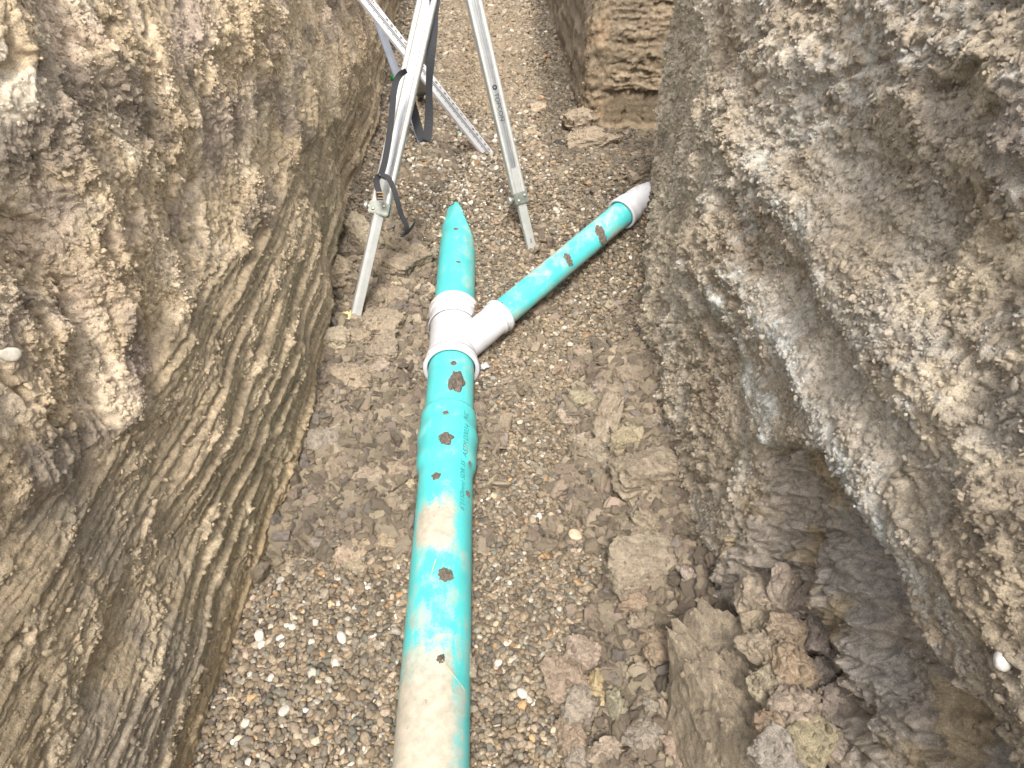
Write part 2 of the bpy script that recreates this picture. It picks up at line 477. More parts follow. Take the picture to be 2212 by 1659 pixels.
def left_col(U, X, Y, Z, d):
    y, z = Y, Z
    up = left_zone(y, z)
    base = np.zeros(y.shape + (3,)) + np.array([0.222, 0.175, 0.116])
    w = z - 0.075 * (y - 1.8)
    base = mixc(base, (0.27, 0.212, 0.145), sst(pn(w * 22, y * 1.2), -0.1, 0.5) * 0.75)
    base = mixc(base, (0.145, 0.115, 0.075), sst(fbm(y * 3 + 40, w * 14, 3), 0.15, 0.5) * 0.7)
    top = np.zeros(y.shape + (3,)) + np.array([0.31, 0.245, 0.165])
    top = mixc(top, (0.40, 0.33, 0.245), sst(fbm(y * 6 + 9, z * 5, 4), 0.0, 0.5) * 0.8)
    top = mixc(top, (0.42, 0.365, 0.29), (1 - sst(y, 1.2, 1.9)) * sst(z, 0.95, 1.1) * sst(fbm(y * 7 + 19, z * 7, 4), 0.0, 0.35) * 0.85)
    top = mixc(top, (0.185, 0.15, 0.115), sst(fbm(y * 4 + 60, z * 4, 4), 0.1, 0.45) * 0.85)
    top = mixc(top, (0.33, 0.255, 0.215), sst(fbm(y * 3 + 90, z * 4, 3), 0.25, 0.5) * 0.3)
    c = mixc(base, top, up)
    c = mixc(c, (0.17, 0.145, 0.115), (1 - sst(y, 0.75, 1.15)) * sst(fbm(y * 4 + 5, z * 3, 3) + 0.25, 0, 0.5) * 0.75)
    flake = sst(fbm(y * 5 + 20, w * 9, 4), 0.20, 0.42)
    c = mixc(c, (0.32, 0.26, 0.18), flake * (1 - up) * 0.6)
    c = mixc(c, (0.235, 0.17, 0.095), (1 - sst(z, 0.02, 0.16)) * 0.6)
    wet = (1 - up) * 0.65 * (1 - flake)
    crumb = (0.75 * up * sst(fbm(y * 3 + 11, z * 3, 3), -0.3, 0.4) + 0.16 * flake + 0.07) * sst(y, 0.2, 0.4) * (1 - sst(y, 4, 6)) * (z > 0.05)
    return c, wet, crumb

def right_hollow(y, z):
    edge = 0.765 + 0.03 * fbm(y * 6, 0 * z + 1.7, 5, .6) - 0.16 * sst(y, 0.85, 1.10)
    m = 1 - sst(z, edge - 0.012, edge + 0.012)
    side = 1 - sst(y + 0.05 * fbm(z * 5, y * 3 + 8, 3), 0.98, 1.10)
    return m * side
def powder_bands(y, z):
    w = 0.022 * fbm(y * 5 + 3, z * 6, 4)
    b2 = np.exp(-((z + w - (0.785 - 0.078 * (y - 0.74))) / 0.036) ** 2) * sst(y, 0.5, 0.7) * (1 - sst(y, 1.45, 1.6))
    b1 = np.exp(-((z + w * 1.4 - 0.61) / 0.028) ** 2) * sst(y, 1.0, 1.08) * (1 - sst(y, 1.5, 1.75))
    b3 = 0.6 * np.exp(-((z - w - (0.93 + 0.05 * (y - 1))) / 0.03) ** 2) * sst(y, 0.8, 1.0) * (1 - sst(y, 1.5, 1.8))
    return np.maximum(np.maximum(b1, b2), b3)
def right_disp(U, X, Y, Z):
    y, z, u = Y, Z, U
    big = 0.036 * fbm(u * 1.2 + 30, z * 1.4, 3) + 0.014 * fbm(u * 4 + 30, z * 4, 3)
    w = z + 0.10 * (u - 3.8) + 0.03 * fbm(u * 2, z * 2, 3)
    led = sst(z, 0.45, 0.6) * (1 - sst(y, 1.7, 2.1))
    lat = (0.020 * pn(w * 9 + 3, u * 0.6) + 0.006 * pn(w * 26, u * 0.9) + 0.003 * pn(w * 70, u * 1.6)) * (0.3 + 0.7 * led)
    rough = 0.35 + 0.65 * sst(fbm(u * 3 + 50, z * 3, 3), -0.3, 0.3)
    mid = np.exp(-((y - 1.05) / 0.42) ** 2) * sst(z, 0.35, 0.6) * (1 - sst(z, 1.0, 1.25))   # the smeared face
    rough = rough * (1 - 0.75 * mid)
    gr = rough * 0.017 * rf(u * 16 + 3, z * 16, 7, .68) + 0.008 * (1 - .6 * mid) * steps(fbm(u * 6 + 14, z * 6 + 5, 5, .55), 5) + rough * clods(u, z, 0.028, 0.010)
    gr = gr - 0.014 * (1 - mid) * sst(ridge(u * 5 + 2, z * 6 + u * 3, 3), 1.05, 1.5)
    far = sst(y, 1.6, 2.2)
    col_ = (0.022 * ridge(u * 3.2 + 0.4 * z, z * 0.6, 2) - 0.030) * far
    d = big + lat + gr + col_ + 0.01 - 0.03 * sst(z, 1.1, 1.5)
    d = d + 0.014 * powder_bands(y, z)
    H = right_hollow(y, z)
    diag = z + 0.9 * (y - 0.7)
    f1, f2, idc = worley(y * 7 + 2, diag * 12)
    depth = 0.222 - 0.02 * sst(z, 0.4, 0.8) - 0.055 * (1 - sst(y, 0.55, 0.95)) - 0.02
    inner = (depth - 0.19 + 0.016 * steps(fbm(y * 5, diag * 9, 5), 5) + 0.012 * rf(y * 12, diag * 22, 6) + 0.05 * fbm(y * 3 + 70, z * 3, 3) + 0.03 * (idc - 0.5) + 0.012 * pn(diag * 40, y * 5)
             + 0.005 * fbm(y * 40, z * 40, 3) - 0.015 * sst(z, 0.4, 0.8))
    d = d * (1 - H) + inner * H
    return d + 0.0035 * rf(u * 70, z * 70, 3, .8) * (1 - 0.6 * H)
def right_col(U, X, Y, Z, d):
    y, z, u = Y, Z, U
    c = np.zeros(y.shape + (3,)) + np.array([0.225, 0.188, 0.142])
    c = mixc(c, (0.285, 0.252, 0.208), sst(fbm(u * 4 + 12, z * 4, 4), -0.1, 0.4) * 0.8)
    c = mixc(c, (0.155, 0.122, 0.085), sst(fbm(u * 3 + 77, z * 4, 4), 0.15, 0.5) * 0.7)
    dry = (1 - sst(y, 0.75, 1.15)) * sst(z, 0.80, 1.15)
    c = mixc(c, (0.37, 0.31, 0.225), dry * sst(fbm(u * 9, z * 9, 4), -0.1, 0.35) * 0.9)
    dark = sst(z, 1.15, 1.3) * (1 - sst(y, 0.9, 1.3))
    c = mixc(c, (0.12, 0.10, 0.085), dark * sst(fbm(u * 5 + 31, z * 5, 4), 0.0, 0.4) * 0.8)
    powder = powder_bands(y, z) * (0.35 + 0.65 * sst(fbm(u * 22, z * 30, 4), -0.25, 0.3))
    powder = powder * (0.45 + 0.55 * sst(fbm(u * 4 + 9, z * 4, 3), -0.3, 0.3))
    c = mixc(c, (0.375, 0.385, 0.37), np.clip(powder, 0, 0.75))
    p2 = sst(fbm(u * 2.6 + 8, z * 3.4 + 4, 4), 0.05, 0.5) * (1 - sst(y, 1.9, 2.4)) * sst(z, 0.3, 0.6)
    c = mixc(c, (0.315, 0.305, 0.28), p2 * 0.6 * sst(fbm(u * 30, z * 30, 3), -0.3, 0.5))
    tan = sst(y, 1.6, 2.1) * sst(fbm(u * 7 + 3, z * 2.2, 4), 0.05, 0.4)
    c = mixc(c, (0.31, 0.265, 0.20), tan * 0.8)
    c = mixc(c, (0.27, 0.232, 0.182), sst(y, 1.7, 2.3) * 0.5)
    H = right_hollow(y, z)
    hc = np.zeros(y.shape + (3,)) + np.array([0.225, 0.193, 0.160])
    hc = mixc(hc, (0.205, 0.187, 0.168), sst(fbm(y * 5 + 3, z * 4, 3), 0, 0.4) * 0.7)
    hc = mixc(hc, (0.225, 0.175, 0.11), sst(fbm(y * 6 + 30, z * 7, 4), 0.12, 0.42) * 0.8)
    c = mixc(c, hc, H)
    wet = 0.55 * H + 0.1
    crumb = (0.62 * (1 - H) * (0.3 + 0.7 * sst(fbm(u * 3 + 50, z * 3, 3), -0.3, 0.3)) + 0.06 * H) * sst(y, 0.15, 0.35) * (z > 0.1)
    return c, wet, crumb

def block_disp(U, X, Y, Z):
    u, z = U, Z
    front = sst(X, 0.47, 0.56) * (1 - sst(X, 1.7, 2.0))
    big = 0.02 * fbm(u * 1.5 + 80, z * 1.5, 3)
    t = (z + 0.022 * fbm(u * 4, z * 5, 4)) * 17 + 1.0 * pn(u * 1.1, z * 5)
    saw = t - np.floor(t)
    saw = np.where(saw < 0.8, saw / 0.8, (1 - saw) / 0.2)
    hi = sst(z + 0.02 * fbm(u * 6, z, 2), 0.365, 0.385)
    rag = 0.012 * sst(fbm(u * 14, z * 10, 4), 0.1, 0.4)
    led = 0.012 * saw * (0.5 + 0.8 * sst(pn(u * 2.4, np.floor(t) * 3.7), -.4, .5)) * hi + rag * hi + 0.008 * hi
    led = led + (1 - hi) * (0.003 * pn(u * 3, z * 30) - 0.014 * sst(ridge(u * 6 + 3, z * 4, 3), 1.25, 1.5))
    led = led + 0.04 * (1 - sst(z + 0.03 * fbm(u * 7, z * 7, 3), 0.165, 0.195)) + hi * 0.010 * rf(u * 9, z * 22, 6)
    rg = 0.016 * fbm(u * 16, z * 9, 4) + clods(u, z, 0.04, 0.016)
    side = 0.012 * pn(u * 2, z * 12) + 0.010 * fbm(u * 6, z * 6, 3) + 0.004 * fbm(u * 30, z * 12, 2)
    issid = (Y > 4.20)
    return big + np.where(issid, side, led * front + rg * (1 - front))
def block_col(U, X, Y, Z, d):
    u, z = U, Z
    c = np.zeros(u.shape + (3,)) + np.array([0.122, 0.094, 0.062])
    c = mixc(c, (0.165, 0.128, 0.086), sst(fbm(u * 2, z * 16, 3), 0, 0.4) * 0.8)
    c = mixc(c, (0.10, 0.08, 0.055), sst(fbm(u * 3 + 5, z * 12, 3), 0.1, 0.4) * 0.6)
    edge = (1 - sst(X, 0.47, 0.55)) * (Y < 4.20)
    c = mixc(c, (0.19, 0.135, 0.085), edge * sst(fbm(u * 9, z * 6, 3), -0.1, 0.4) * 0.7)
    issid = (Y > 4.20).astype(float)
    c = mixc(c, (0.125, 0.102, 0.074), issid * 0.8)
    wet = 0.5 + 0 * u
    crumb = (0.15 + 0.6 * edge) * (Y < 5.5) * (z > 0.15)
    return c, wet, crumb

ZSEG = [(-0.12, 0.02, 0.02), (0.02, 1.15, 0.0034), (1.15, 1.48, 0.0045), (1.48, Z_TOP, 0.02)]
lp = [(xl(yy), yy) for yy in np.linspace(-3, 13, 60)]
make_wall('trench_wall', lp, [(0, 3.2, 0.05), (3.2, 3.5, 0.006), (3.5, 4.9, 0.0029), (4.9, 6.6, 0.0065), (6.6, 9.5, 0.014), (9.5, 15.9, 0.08)],
          ZSEG, left_disp, left_col, -1, 'tan clay trench wall on the left, crumbly above and combed into long grooves below', 0.12)
rp = [(xr(yy), yy) for yy in np.linspace(-3, 2.98, 40)] + [(0.63, 3.04), (0.68, 3.08), (1.0, 3.10), (2.3, 3.12)]
make_wall('trench_wall', rp, [(0, 3.2, 0.05), (3.2, 3.5, 0.005), (3.5, 4.9, 0.0029), (4.9, 6.2, 0.0062), (6.2, 7.75, 0.05)],
          ZSEG, right_disp, right_col, 1, 'grey brown granular trench wall on the right with an undercut hollow at its foot', 0.10)
bp = [(2.3, 3.0), (2.3, 4.1), (2.1, 4.1)] + [(xx, 4.1) for xx in np.linspace(1.9, 0.46, 12)] + [(0.425, 4.12), (0.41, 4.20), (0.40, 4.5), (0.34, 7.0), (0.2, 13)]
make_wall('trench_wall', bp, [(0, 1.9, 0.05), (1.9, 3.6, 0.0065), (3.6, 6.3, 0.012), (6.3, 12.1, 0.06)],
          [(-0.1, 0.1, 0.03), (0.1, 1.0, 0.0062), (1.0, Z_TOP, 0.03)], block_disp, block_col, 1,
          'squared block of brown clay beside the side trench, smooth at its foot and ribbed above')

# ------------------------------------------------------------------ trench floor
fx = spaced([(-1.5, -0.8, 0.02), (-0.8, 0.75, 0.0075), (0.75, 2.4, 0.03)])
fy = spaced([(-3, 0.3, 0.06), (0.3, 2.5, 0.0075), (2.5, 4.6, 0.013), (4.6, 13.2, 0.05)])
FX, FY = np.meshgrid(fx, fy, indexing='ij')
FZ = floor_h(FX, FY)
sm = soil_mask(FX, FY)
FZ = FZ + sm * (clods(FX, FY, 0.05, 0.020) + clods(FX, FY, 0.02, 0.009)) + 0.002 * fbm(FX * 60, FY * 60, 2)
fc = np.zeros(FX.shape + (3,)) + np.array([0.13, 0.104, 0.075])
fc = mixc(fc, (0.215, 0.168, 0.115), sm * 0.9)
fc = mixc(fc, (0.29, 0.225, 0.145), sm * sst(fbm(FX * 4, FY * 4, 3), 0.0, 0.5) * 0.7)
fc = mixc(fc, (0.12, 0.095, 0.07), sm * sst(fbm(FX * 3 + 9, FY * 3, 3), 0.1, 0.4) * 0.7)
fl = link('trench_floor', mesh_np('trench_floor', np.stack([FX, FY, FZ], -1).reshape(-1, 3), grid_faces(len(fx), len(fy)),
          {'col': fc.reshape(-1, 3), 'wet': (0.2 * sm).ravel()}, True, M_WALL))
tag(fl, 'earth and gravel bed of the trench', kind='structure')

# the field the trench is cut into: one sheet out to the horizon, open over the trench
def ground_sheet():
    ys = np.array([-600, -3.0] + list(np.linspace(-2.5, 3.0, 12)) + [3.06, 3.14, 4.10, 4.22, 4.5, 7, 10, 13.0, 600.0])
    V, Fc = [], []
    def strip(xa, xb):
        b = len(V)
        for yy, a_, b_ in zip(ys, xa, xb): V.extend([(a_, yy, Z_TOP), (b_, yy, Z_TOP)])
        for i in range(len(ys) - 1): Fc.append((b + 2 * i, b + 2 * i + 1, b + 2 * i + 3, b + 2 * i + 2))
    strip(np.full(len(ys), -600.0), xl(ys) - 0.22)
    rx = np.array([xr(yy) + 0.20 if yy < 3.03 else (2.33 if yy < 4.15 else np.interp(yy, [4.2, 4.5, 7, 13], [0.46, 0.45, 0.39, 0.25])) for yy in ys])
    strip(rx, np.full(len(ys), 600.0))
    for ya, yb in ((-600, -3.0), (13.0, 600)):
        b = len(V); V.extend([(-1.5, ya, Z_TOP - 0.004), (1, ya, Z_TOP - 0.004), (1, yb, Z_TOP - 0.004), (-1.5, yb, Z_TOP - 0.004)]); Fc.append((b, b + 1, b + 2, b + 3))
    for yy in (-3.0, 13.0):                                # the two ends of the cut
        b = len(V); V.extend([(-1.5, yy, -0.2), (1, yy, -0.2), (1, yy, Z_TOP - 0.006), (-1.5, yy, Z_TOP - 0.006)]); Fc.append((b, b + 1, b + 2, b + 3))
    m, n, l, b = new_mat('field_earth')
    tc = n.new('ShaderNodeTexCoord')
    l.new(ramp(n, l, noise(n, l, 3, 8, 0.65), [(0.3, (0.12, 0.095, 0.06)), (0.7, (0.25, 0.20, 0.13))]), b.inputs['Base Color'])
    b.inputs['Roughness'].default_value = 0.95
    bump(n, l, noise(n, l, 14, 8, 0.7), 1.0, 0.05, b)
    o = link('ground', mesh_np('ground', V, Fc, None, False, m)); tag(o, 'bare brown field the trench is dug into', kind='structure')
ground_sheet()

# ------------------------------------------------------------------ rocks, clods and pebbles: shapes
def ico(sub):
    bm = bmesh.new(); bmesh.ops.create_icosphere(bm, subdivisions=sub, radius=1)
    bm.verts.ensure_lookup_table()
    v = np.array([x.co[:] for x in bm.verts]); f = np.array([[q.index for q in p.verts] for p in bm.faces])
    bm.free(); return v, f
ICO = {k: ico(k) for k in (1, 2, 3, 4, 5)}
def n3(v, f, seed):
    return (pn(v[:, 0] * f + seed * 3.7, v[:, 1] * f + seed * 1.3 + v[:, 2] * f * 0.7)
            + pn(v[:, 2] * f - seed * 2.1, v[:, 0] * f * 0.8 + v[:, 1] * f * 0.6 + seed)) * 0.6
def rock_verts(sub, dims, seed, planes=12, rough=0.06, fine=0.03, soft=6.0, layer=0.0, grain=0.0):
    """an angular lump: a ball cut by random planes, roughened; layer adds bedding steps across z"""
    r = np.random.RandomState(seed)
    v, f = ICO[sub]
    N = r.randn(planes, 3) * np.array([1, 1, 1.0]); N /= np.linalg.norm(N, axis=1)[:, None]
    N = np.concatenate([N, np.eye(3), -np.eye(3)]); D = np.concatenate([0.55 + 0.4 * r.rand(planes), 0.70 + 0.2 * r.rand(6)])
    k = np.clip((v @ N.T) / D, 0.02, None)
    if soft >= 6: rad = 1 / k.max(1)
    else: rad = 1 / ((k ** (soft * 2.5)).sum(1) ** (1 / (soft * 2.5)))
    p = v * rad[:, None]
    ch = n3(p, 3.6, seed + 11); ch = np.floor(ch * 5) / 5; c2 = n3(p * np.array([1, 1, 2.2]), 7.5, seed + 21); c2 = np.floor(c2 * 4) / 4
    p = p * (1 + rough * n3(p, 2.2, seed) + rough * 0.8 * ch + fine * 1.1 * c2 + fine * n3(p, 6.5, seed + 5) + fine * 0.7 * n3(p, 14, seed + 9) + fine * 0.5 * n3(p, 29, seed + 13))[:, None]
    if layer:
        t = p[:, 2] * 7 + 0.5 * n3(p, 2, seed + 2); st = np.floor(t)
        p[:, :2] *= (1 + layer * (np.sin(st * 12.9898 + seed) * 1.0))[:, None]
    if grain:
        an = np.arctan2(p[:, 1], p[:, 0])
        p[:, :2] *= (1 + grain * (ridge(np.cos(an) * 4 + seed, np.sin(an) * 4 + p[:, 2] * 0.5, 3) - 0.5))[:, None]
    return p / 0.75 * np.array(dims) * 0.5, f
def pebble_verts(sub, seed):
    r = np.random.RandomState(seed)
    v, f = ICO[sub]
    p = np.sign(v) * np.abs(v) ** (0.78 + 0.2 * r.rand())
    p = p * (1 + 0.14 * n3(v, 1.1, seed) + 0.05 * n3(v, 2.6, seed + 3))[:, None]
    return p * np.array([1.0, 0.58 + 0.28 * r.rand(), 0.34 + 0.22 * r.rand()]), f

def scatter(name, label, protos, mat, pos, rot, scl, col, idx, smooth=True):
    """one countless mass: real pebble meshes set on a cloud of points"""
    pc = bpy.data.collections.new(name + '_shapes')
    for i, (v, f) in enumerate(protos):
        po = bpy.data.objects.new('%s_shape_%02d' % (name, i), mesh_np(name + '_shape', v, f, None, smooth, mat)); pc.objects.link(po)
    me = bpy.data.meshes.new(name)
    n = len(pos); me.vertices.add(n); me.vertices.foreach_set('co', np.asarray(pos, np.float32).ravel())
    for an, av in (('rot', rot), ('scl', scl)):
        me.attributes.new(an, 'FLOAT_VECTOR', 'POINT').data.foreach_set('vector', np.asarray(av, np.float32).ravel())
    c4 = np.concatenate([np.clip(col, 0.01, 0.9), np.ones((n, 1))], 1).astype(np.float32)
    me.attributes.new('col', 'FLOAT_COLOR', 'POINT').data.foreach_set('color', c4.ravel())
    me.attributes.new('idx', 'INT', 'POINT').data.foreach_set('value', np.asarray(idx, np.int32))
    me.update()
    o = link(name, me)
    g = bpy.data.node_groups.new(name + '_scatter', 'GeometryNodeTree')
    g.interface.new_socket('Geometry', in_out='INPUT', socket_type='NodeSocketGeometry')
    g.interface.new_socket('Geometry', in_out='OUTPUT', socket_type='NodeSocketGeometry')
    gi, go = g.nodes.new('NodeGroupInput'), g.nodes.new('NodeGroupOutput')
    iop = g.nodes.new('GeometryNodeInstanceOnPoints'); ci = g.nodes.new('GeometryNodeCollectionInfo')
    ci.inputs['Collection'].default_value = pc
    ci.inputs['Separate Children'].default_value = True; ci.inputs['Reset Children'].default_value = True
    def na(nm, dt):
        k = g.nodes.new('GeometryNodeInputNamedAttribute'); k.data_type = dt; k.inputs['Name'].default_value = nm; return k.outputs['Attribute']
    g.links.new(gi.outputs[0], iop.inputs['Points']); g.links.new(ci.outputs[0], iop.inputs['Instance'])
    iop.inputs['Pick Instance'].default_value = True
    g.links.new(na('idx', 'INT'), iop.inputs['Instance Index'])
    e2r = g.nodes.new('FunctionNodeEulerToRotation'); g.links.new(na('rot', 'FLOAT_VECTOR'), e2r.inputs[0])
    g.links.new(e2r.outputs[0], iop.inputs['Rotation']); g.links.new(na('scl', 'FLOAT_VECTOR'), iop.inputs['Scale'])
    g.links.new(iop.outputs[0], go.inputs[0])
    md = o.modifiers.new('scatter', 'NODES'); md.node_group = g
    tag(o, label, kind='stuff'); return o

rng = np.random.RandomState(11)
# ------------------------------------------------------------------ the gravel
def branch_dist(p):
    o = np.array(WYE_O); d = np.array(B_DIR); q = p - o
    s = np.clip(q @ d, 0.05, B_LEN + 0.07)
    return np.linalg.norm(q - s[:, None] * d, axis=1)
def gravel():
    P, Sz = [], []
    for y0, y1, sp, base in ((0.35, 1.2, 0.0095, 0.0072), (1.2, 2.1, 0.0100, 0.0074), (2.1, 3.4, 0.0120, 0.0083), (3.4, 5.2, 0.0165, 0.0112), (5.2, 9.5, 0.024, 0.016)):
        for layer in (0, 1):
            xs = np.arange(-1.25, 1.35 if y1 > 2.2 else 0.75, sp); ys = np.arange(y0, y1, sp)
            X, Y = np.meshgrid(xs, ys, indexing='ij'); X = X + (rng.rand(*X.shape) - .5) * sp * 1.5; Y = Y + (rng.rand(*Y.shape) - .5) * sp * 1.5
            X, Y = X.ravel(), Y.ravel()
            right = np.where(Y < 3.0, xr(Y) + 0.02, np.where(Y < 4.3, 1.35, 0.42))
            k = (X > xl(Y) - 0.02) & (X < right)
            X, Y = X[k], Y[k]
            m = soil_mask(X, Y)
            keep = rng.rand(len(X)) < (1 - 0.93 * sst(m, 0.25, 0.9)) * (1.0 if layer == 0 else 0.6)
            X, Y, m = X[keep], Y[keep], m[keep]
            s = base * np.exp(0.30 * rng.randn(len(X))); s = np.clip(s, base * 0.55, base * 2.1)
            z = floor_h(X, Y) + s * 0.15 + (0.006 if layer else 0) - 0.004 * m
            P.append(np.stack([X, Y, z], 1)); Sz.append(s)
    P, Sz = np.concatenate(P), np.concatenate(Sz)
    # a handful tipped into the crotch of the wye
    n = 70; t = rng.rand(n); a = np.array(WYE_O) + np.array([0.075, 0.145, 0.0])
    Q = a + np.stack([(rng.rand(n) - .5) * .035 + .03 * t, t * .13, 0.015 + 0.055 * rng.rand(n)], 1)
    P = np.concatenate([P, Q]); Sz = np.concatenate([Sz, np.full(n, 0.009)])
    y = P[:, 1]
    dm = np.sqrt((P[:, 0] - pipe_x(y)) ** 2 + (P[:, 2] - PIPE_Z) ** 2)
    rm = np.where((y > 1.98) & (y < 2.40), 0.098, np.where((y > 1.5) & (y < 1.76), 0.096, PIPE_R)) + Sz * 0.35
    k = (dm > rm) & (branch_dist(P) > B_R + Sz * 0.4)
    P, Sz = P[k], Sz[k]
    n = len(P); x, y = P[:, 0], P[:, 1]
    pal = np.array([(.190, .168, .138), (.27, .217, .155), (.185, .142, .10), (.105, .094, .08), (.55, .52, .47), (.34, .215, .11), (.30, .24, .19), (.155, .155, .132), (.37, .32, .25)])
    pr = np.array([.20, .27, .22, .10, .028, .017, .07, .04, .055])
    ci = rng.choice(len(pal), n, p=pr)
    pile = np.exp(-(((x + 0.22) / 0.26) ** 2 + ((y - 3.45) / 0.42) ** 2))
    rp_ = rng.rand(n)
    ci = np.where(rp_ < 0.75 * pile, rng.choice([4, 8, 6, 1, 0], n, p=[.30, .30, .16, .14, .10]), ci)
    c = np.array([.92, .895, .845]) * pal[ci] * np.exp(0.26 * rng.randn(n))[:, None]
    dust = sst(y, 3.7, 4.6) * np.exp(-((x + 0.10 + 0.04 * (y - 4)) / 0.36) ** 2) * 0.75
    dust = np.maximum(dust, 0.5 * np.exp(-(((x - 0.12) / 0.14) ** 2 + ((y - 2.1) / 0.45) ** 2)))
    dust = np.maximum(dust, soil_mask(x, y) * 0.6)
    dust = np.maximum(dust, 0.12)
    c = mixc(c, (0.27, 0.212, 0.142), np.clip(dust, 0, 0.85) * (0.6 + 0.4 * rng.rand(n)))
    damp = sst(x, 0.12, 0.24) * sst(y, 3.3, 3.9)
    damp = np.maximum(damp, sst(x, 0.15, 0.35) * sst(y, 2.7, 3.0) * 0.5)
    c = c * (1 - 0.42 * damp)[:, None]
    rot = np.stack([(rng.rand(n) - .5) * 1.3, (rng.rand(n) - .5) * 1.3, rng.rand(n) * 6.28], 1)
    protos = [pebble_verts(2, 100 + i) for i in range(9)] + [rock_verts(2, (2, 1.5, 1.1), 300 + i, 9, 0.05, 0.02, 4) for i in range(5)]
    idx = np.where(rng.rand(n) < 0.60, rng.randint(0, 9, n), rng.randint(9, 14, n))
    scatter('gravel', 'mixed tan, grey and white drain gravel on the trench bed', protos, M_PEBBLE, P, rot, np.stack([Sz] * 3, 1), c, idx)
gravel()

# ------------------------------------------------------------------ loose crumbs on the walls and rubble on the bed
def wall_crumbs():
    P, C, Sz = [], [], []
    for (co, nr, col, w), n in zip(WALL_CRUMBS, (150000, 160000, 9000)):
        i = rng.choice(len(co), n, p=w / w.sum())
        s = 0.0015 * np.exp(0.55 * rng.randn(n)); s = np.clip(s, 0.0008, 0.0075)
        P.append(co[i] + nr[i] * (s * 0.35)[:, None] + rng.randn(n, 3) * 0.001)
        lift = 1.05 + 0.45 * rng.rand(n)
        C.append(col[i] * lift[:, None]); Sz.append(s)
    for W, rgb, ar in CLOD_TOPS:
        n = int(min(260, 40 + ar * 9000)); i = rng.randint(0, len(W), n); s = np.clip(0.0026 * np.exp(0.6 * rng.randn(n)), .001, .009)
        P.append(W[i] + rng.randn(n, 3) * .001); Sz.append(s); C.append(np.array(rgb) * (0.85 + 0.45 * rng.rand(n))[:, None])
    P, C, Sz = np.concatenate(P), np.concatenate(C), np.concatenate(Sz)
    n = len(P)
    scatter('soil_crumbs', 'loose crumbs of dry clay clinging to the trench walls', [rock_verts(2, (2, 1.6, 1.3), 500 + i, 7, 0.2, 0.10, 8) for i in range(9)],
            M_CRUMB, P, rng.rand(n, 3) * 6.28, Sz[:, None] * (0.75 + 0.5 * rng.rand(n, 3)), C, rng.randint(0, 9, n), False)
def rubble():
    n0 = 170000
    x = rng.uniform(-0.75, 0.66, n0); y = 0.4 + 2.9 * rng.rand(n0) ** 1.2
    m = soil_mask(x, y)
    heap = sst(x, 0.16, 0.4) * (1 - sst(y, 1.9, 2.3))
    k = (rng.rand(n0) < 0.62 * sst(m, 0.3, 0.9)) & (x > xl(y) - 0.0) & (x < np.where(y < 1.15, 0.66, xr(y) + 0.01))
    x, y, m, heap = x[k], y[k], m[k], heap[k]; n = len(x)
    s = 0.0046 * np.exp(0.70 * rng.randn(n)) * (1 + 0.35 * heap); s = np.clip(s, 0.0016, 0.023)
    z = floor_h(x, y) + 0.010 + s * 0.3
    d = np.sqrt((x - pipe_x(y)) ** 2 + (z - PIPE_Z) ** 2)
    P = np.stack([x, y, z], 1)
    k = (d > np.where((y > 1.98) & (y < 2.4), 0.1, np.where((y > 1.5) & (y < 1.76), 0.096, PIPE_R)) + s * .6) & (branch_dist(P) > B_R + s)
    P, s, heap = P[k], s[k], heap[k]; n = len(P)
    pal = np.array([(.225, .180, .128), (.28, .23, .165), (.165, .133, .098), (.245, .188, .143), (.215, .182, .152), (.285, .235, .16)])
    c = pal[rng.choice(6, n, p=[.34, .2, .18, .12, .08, .08])] * np.exp(0.2 * rng.randn(n))[:, None]
    scl = s[:, None] * np.stack([0.8 + 0.7 * rng.rand(n), 0.7 + 0.5 * rng.rand(n), 0.55 + 0.5 * rng.rand(n)], 1)
    rot = np.stack([rng.randn(n) * 0.7, rng.randn(n) * 0.7, rng.rand(n) * 6.28], 1)
    scatter('rubble', 'broken bits of clay strewn over the bed beside both walls', [rock_verts(3, (2, 1.7, 1.6 if i % 2 else 0.75), 700 + i, 5, 0.16, 0.06, 8, 0.06) for i in range(12)],
            M_CRUMB, P, rot, scl, c, rng.randint(0, 12, n), False)
rubble()

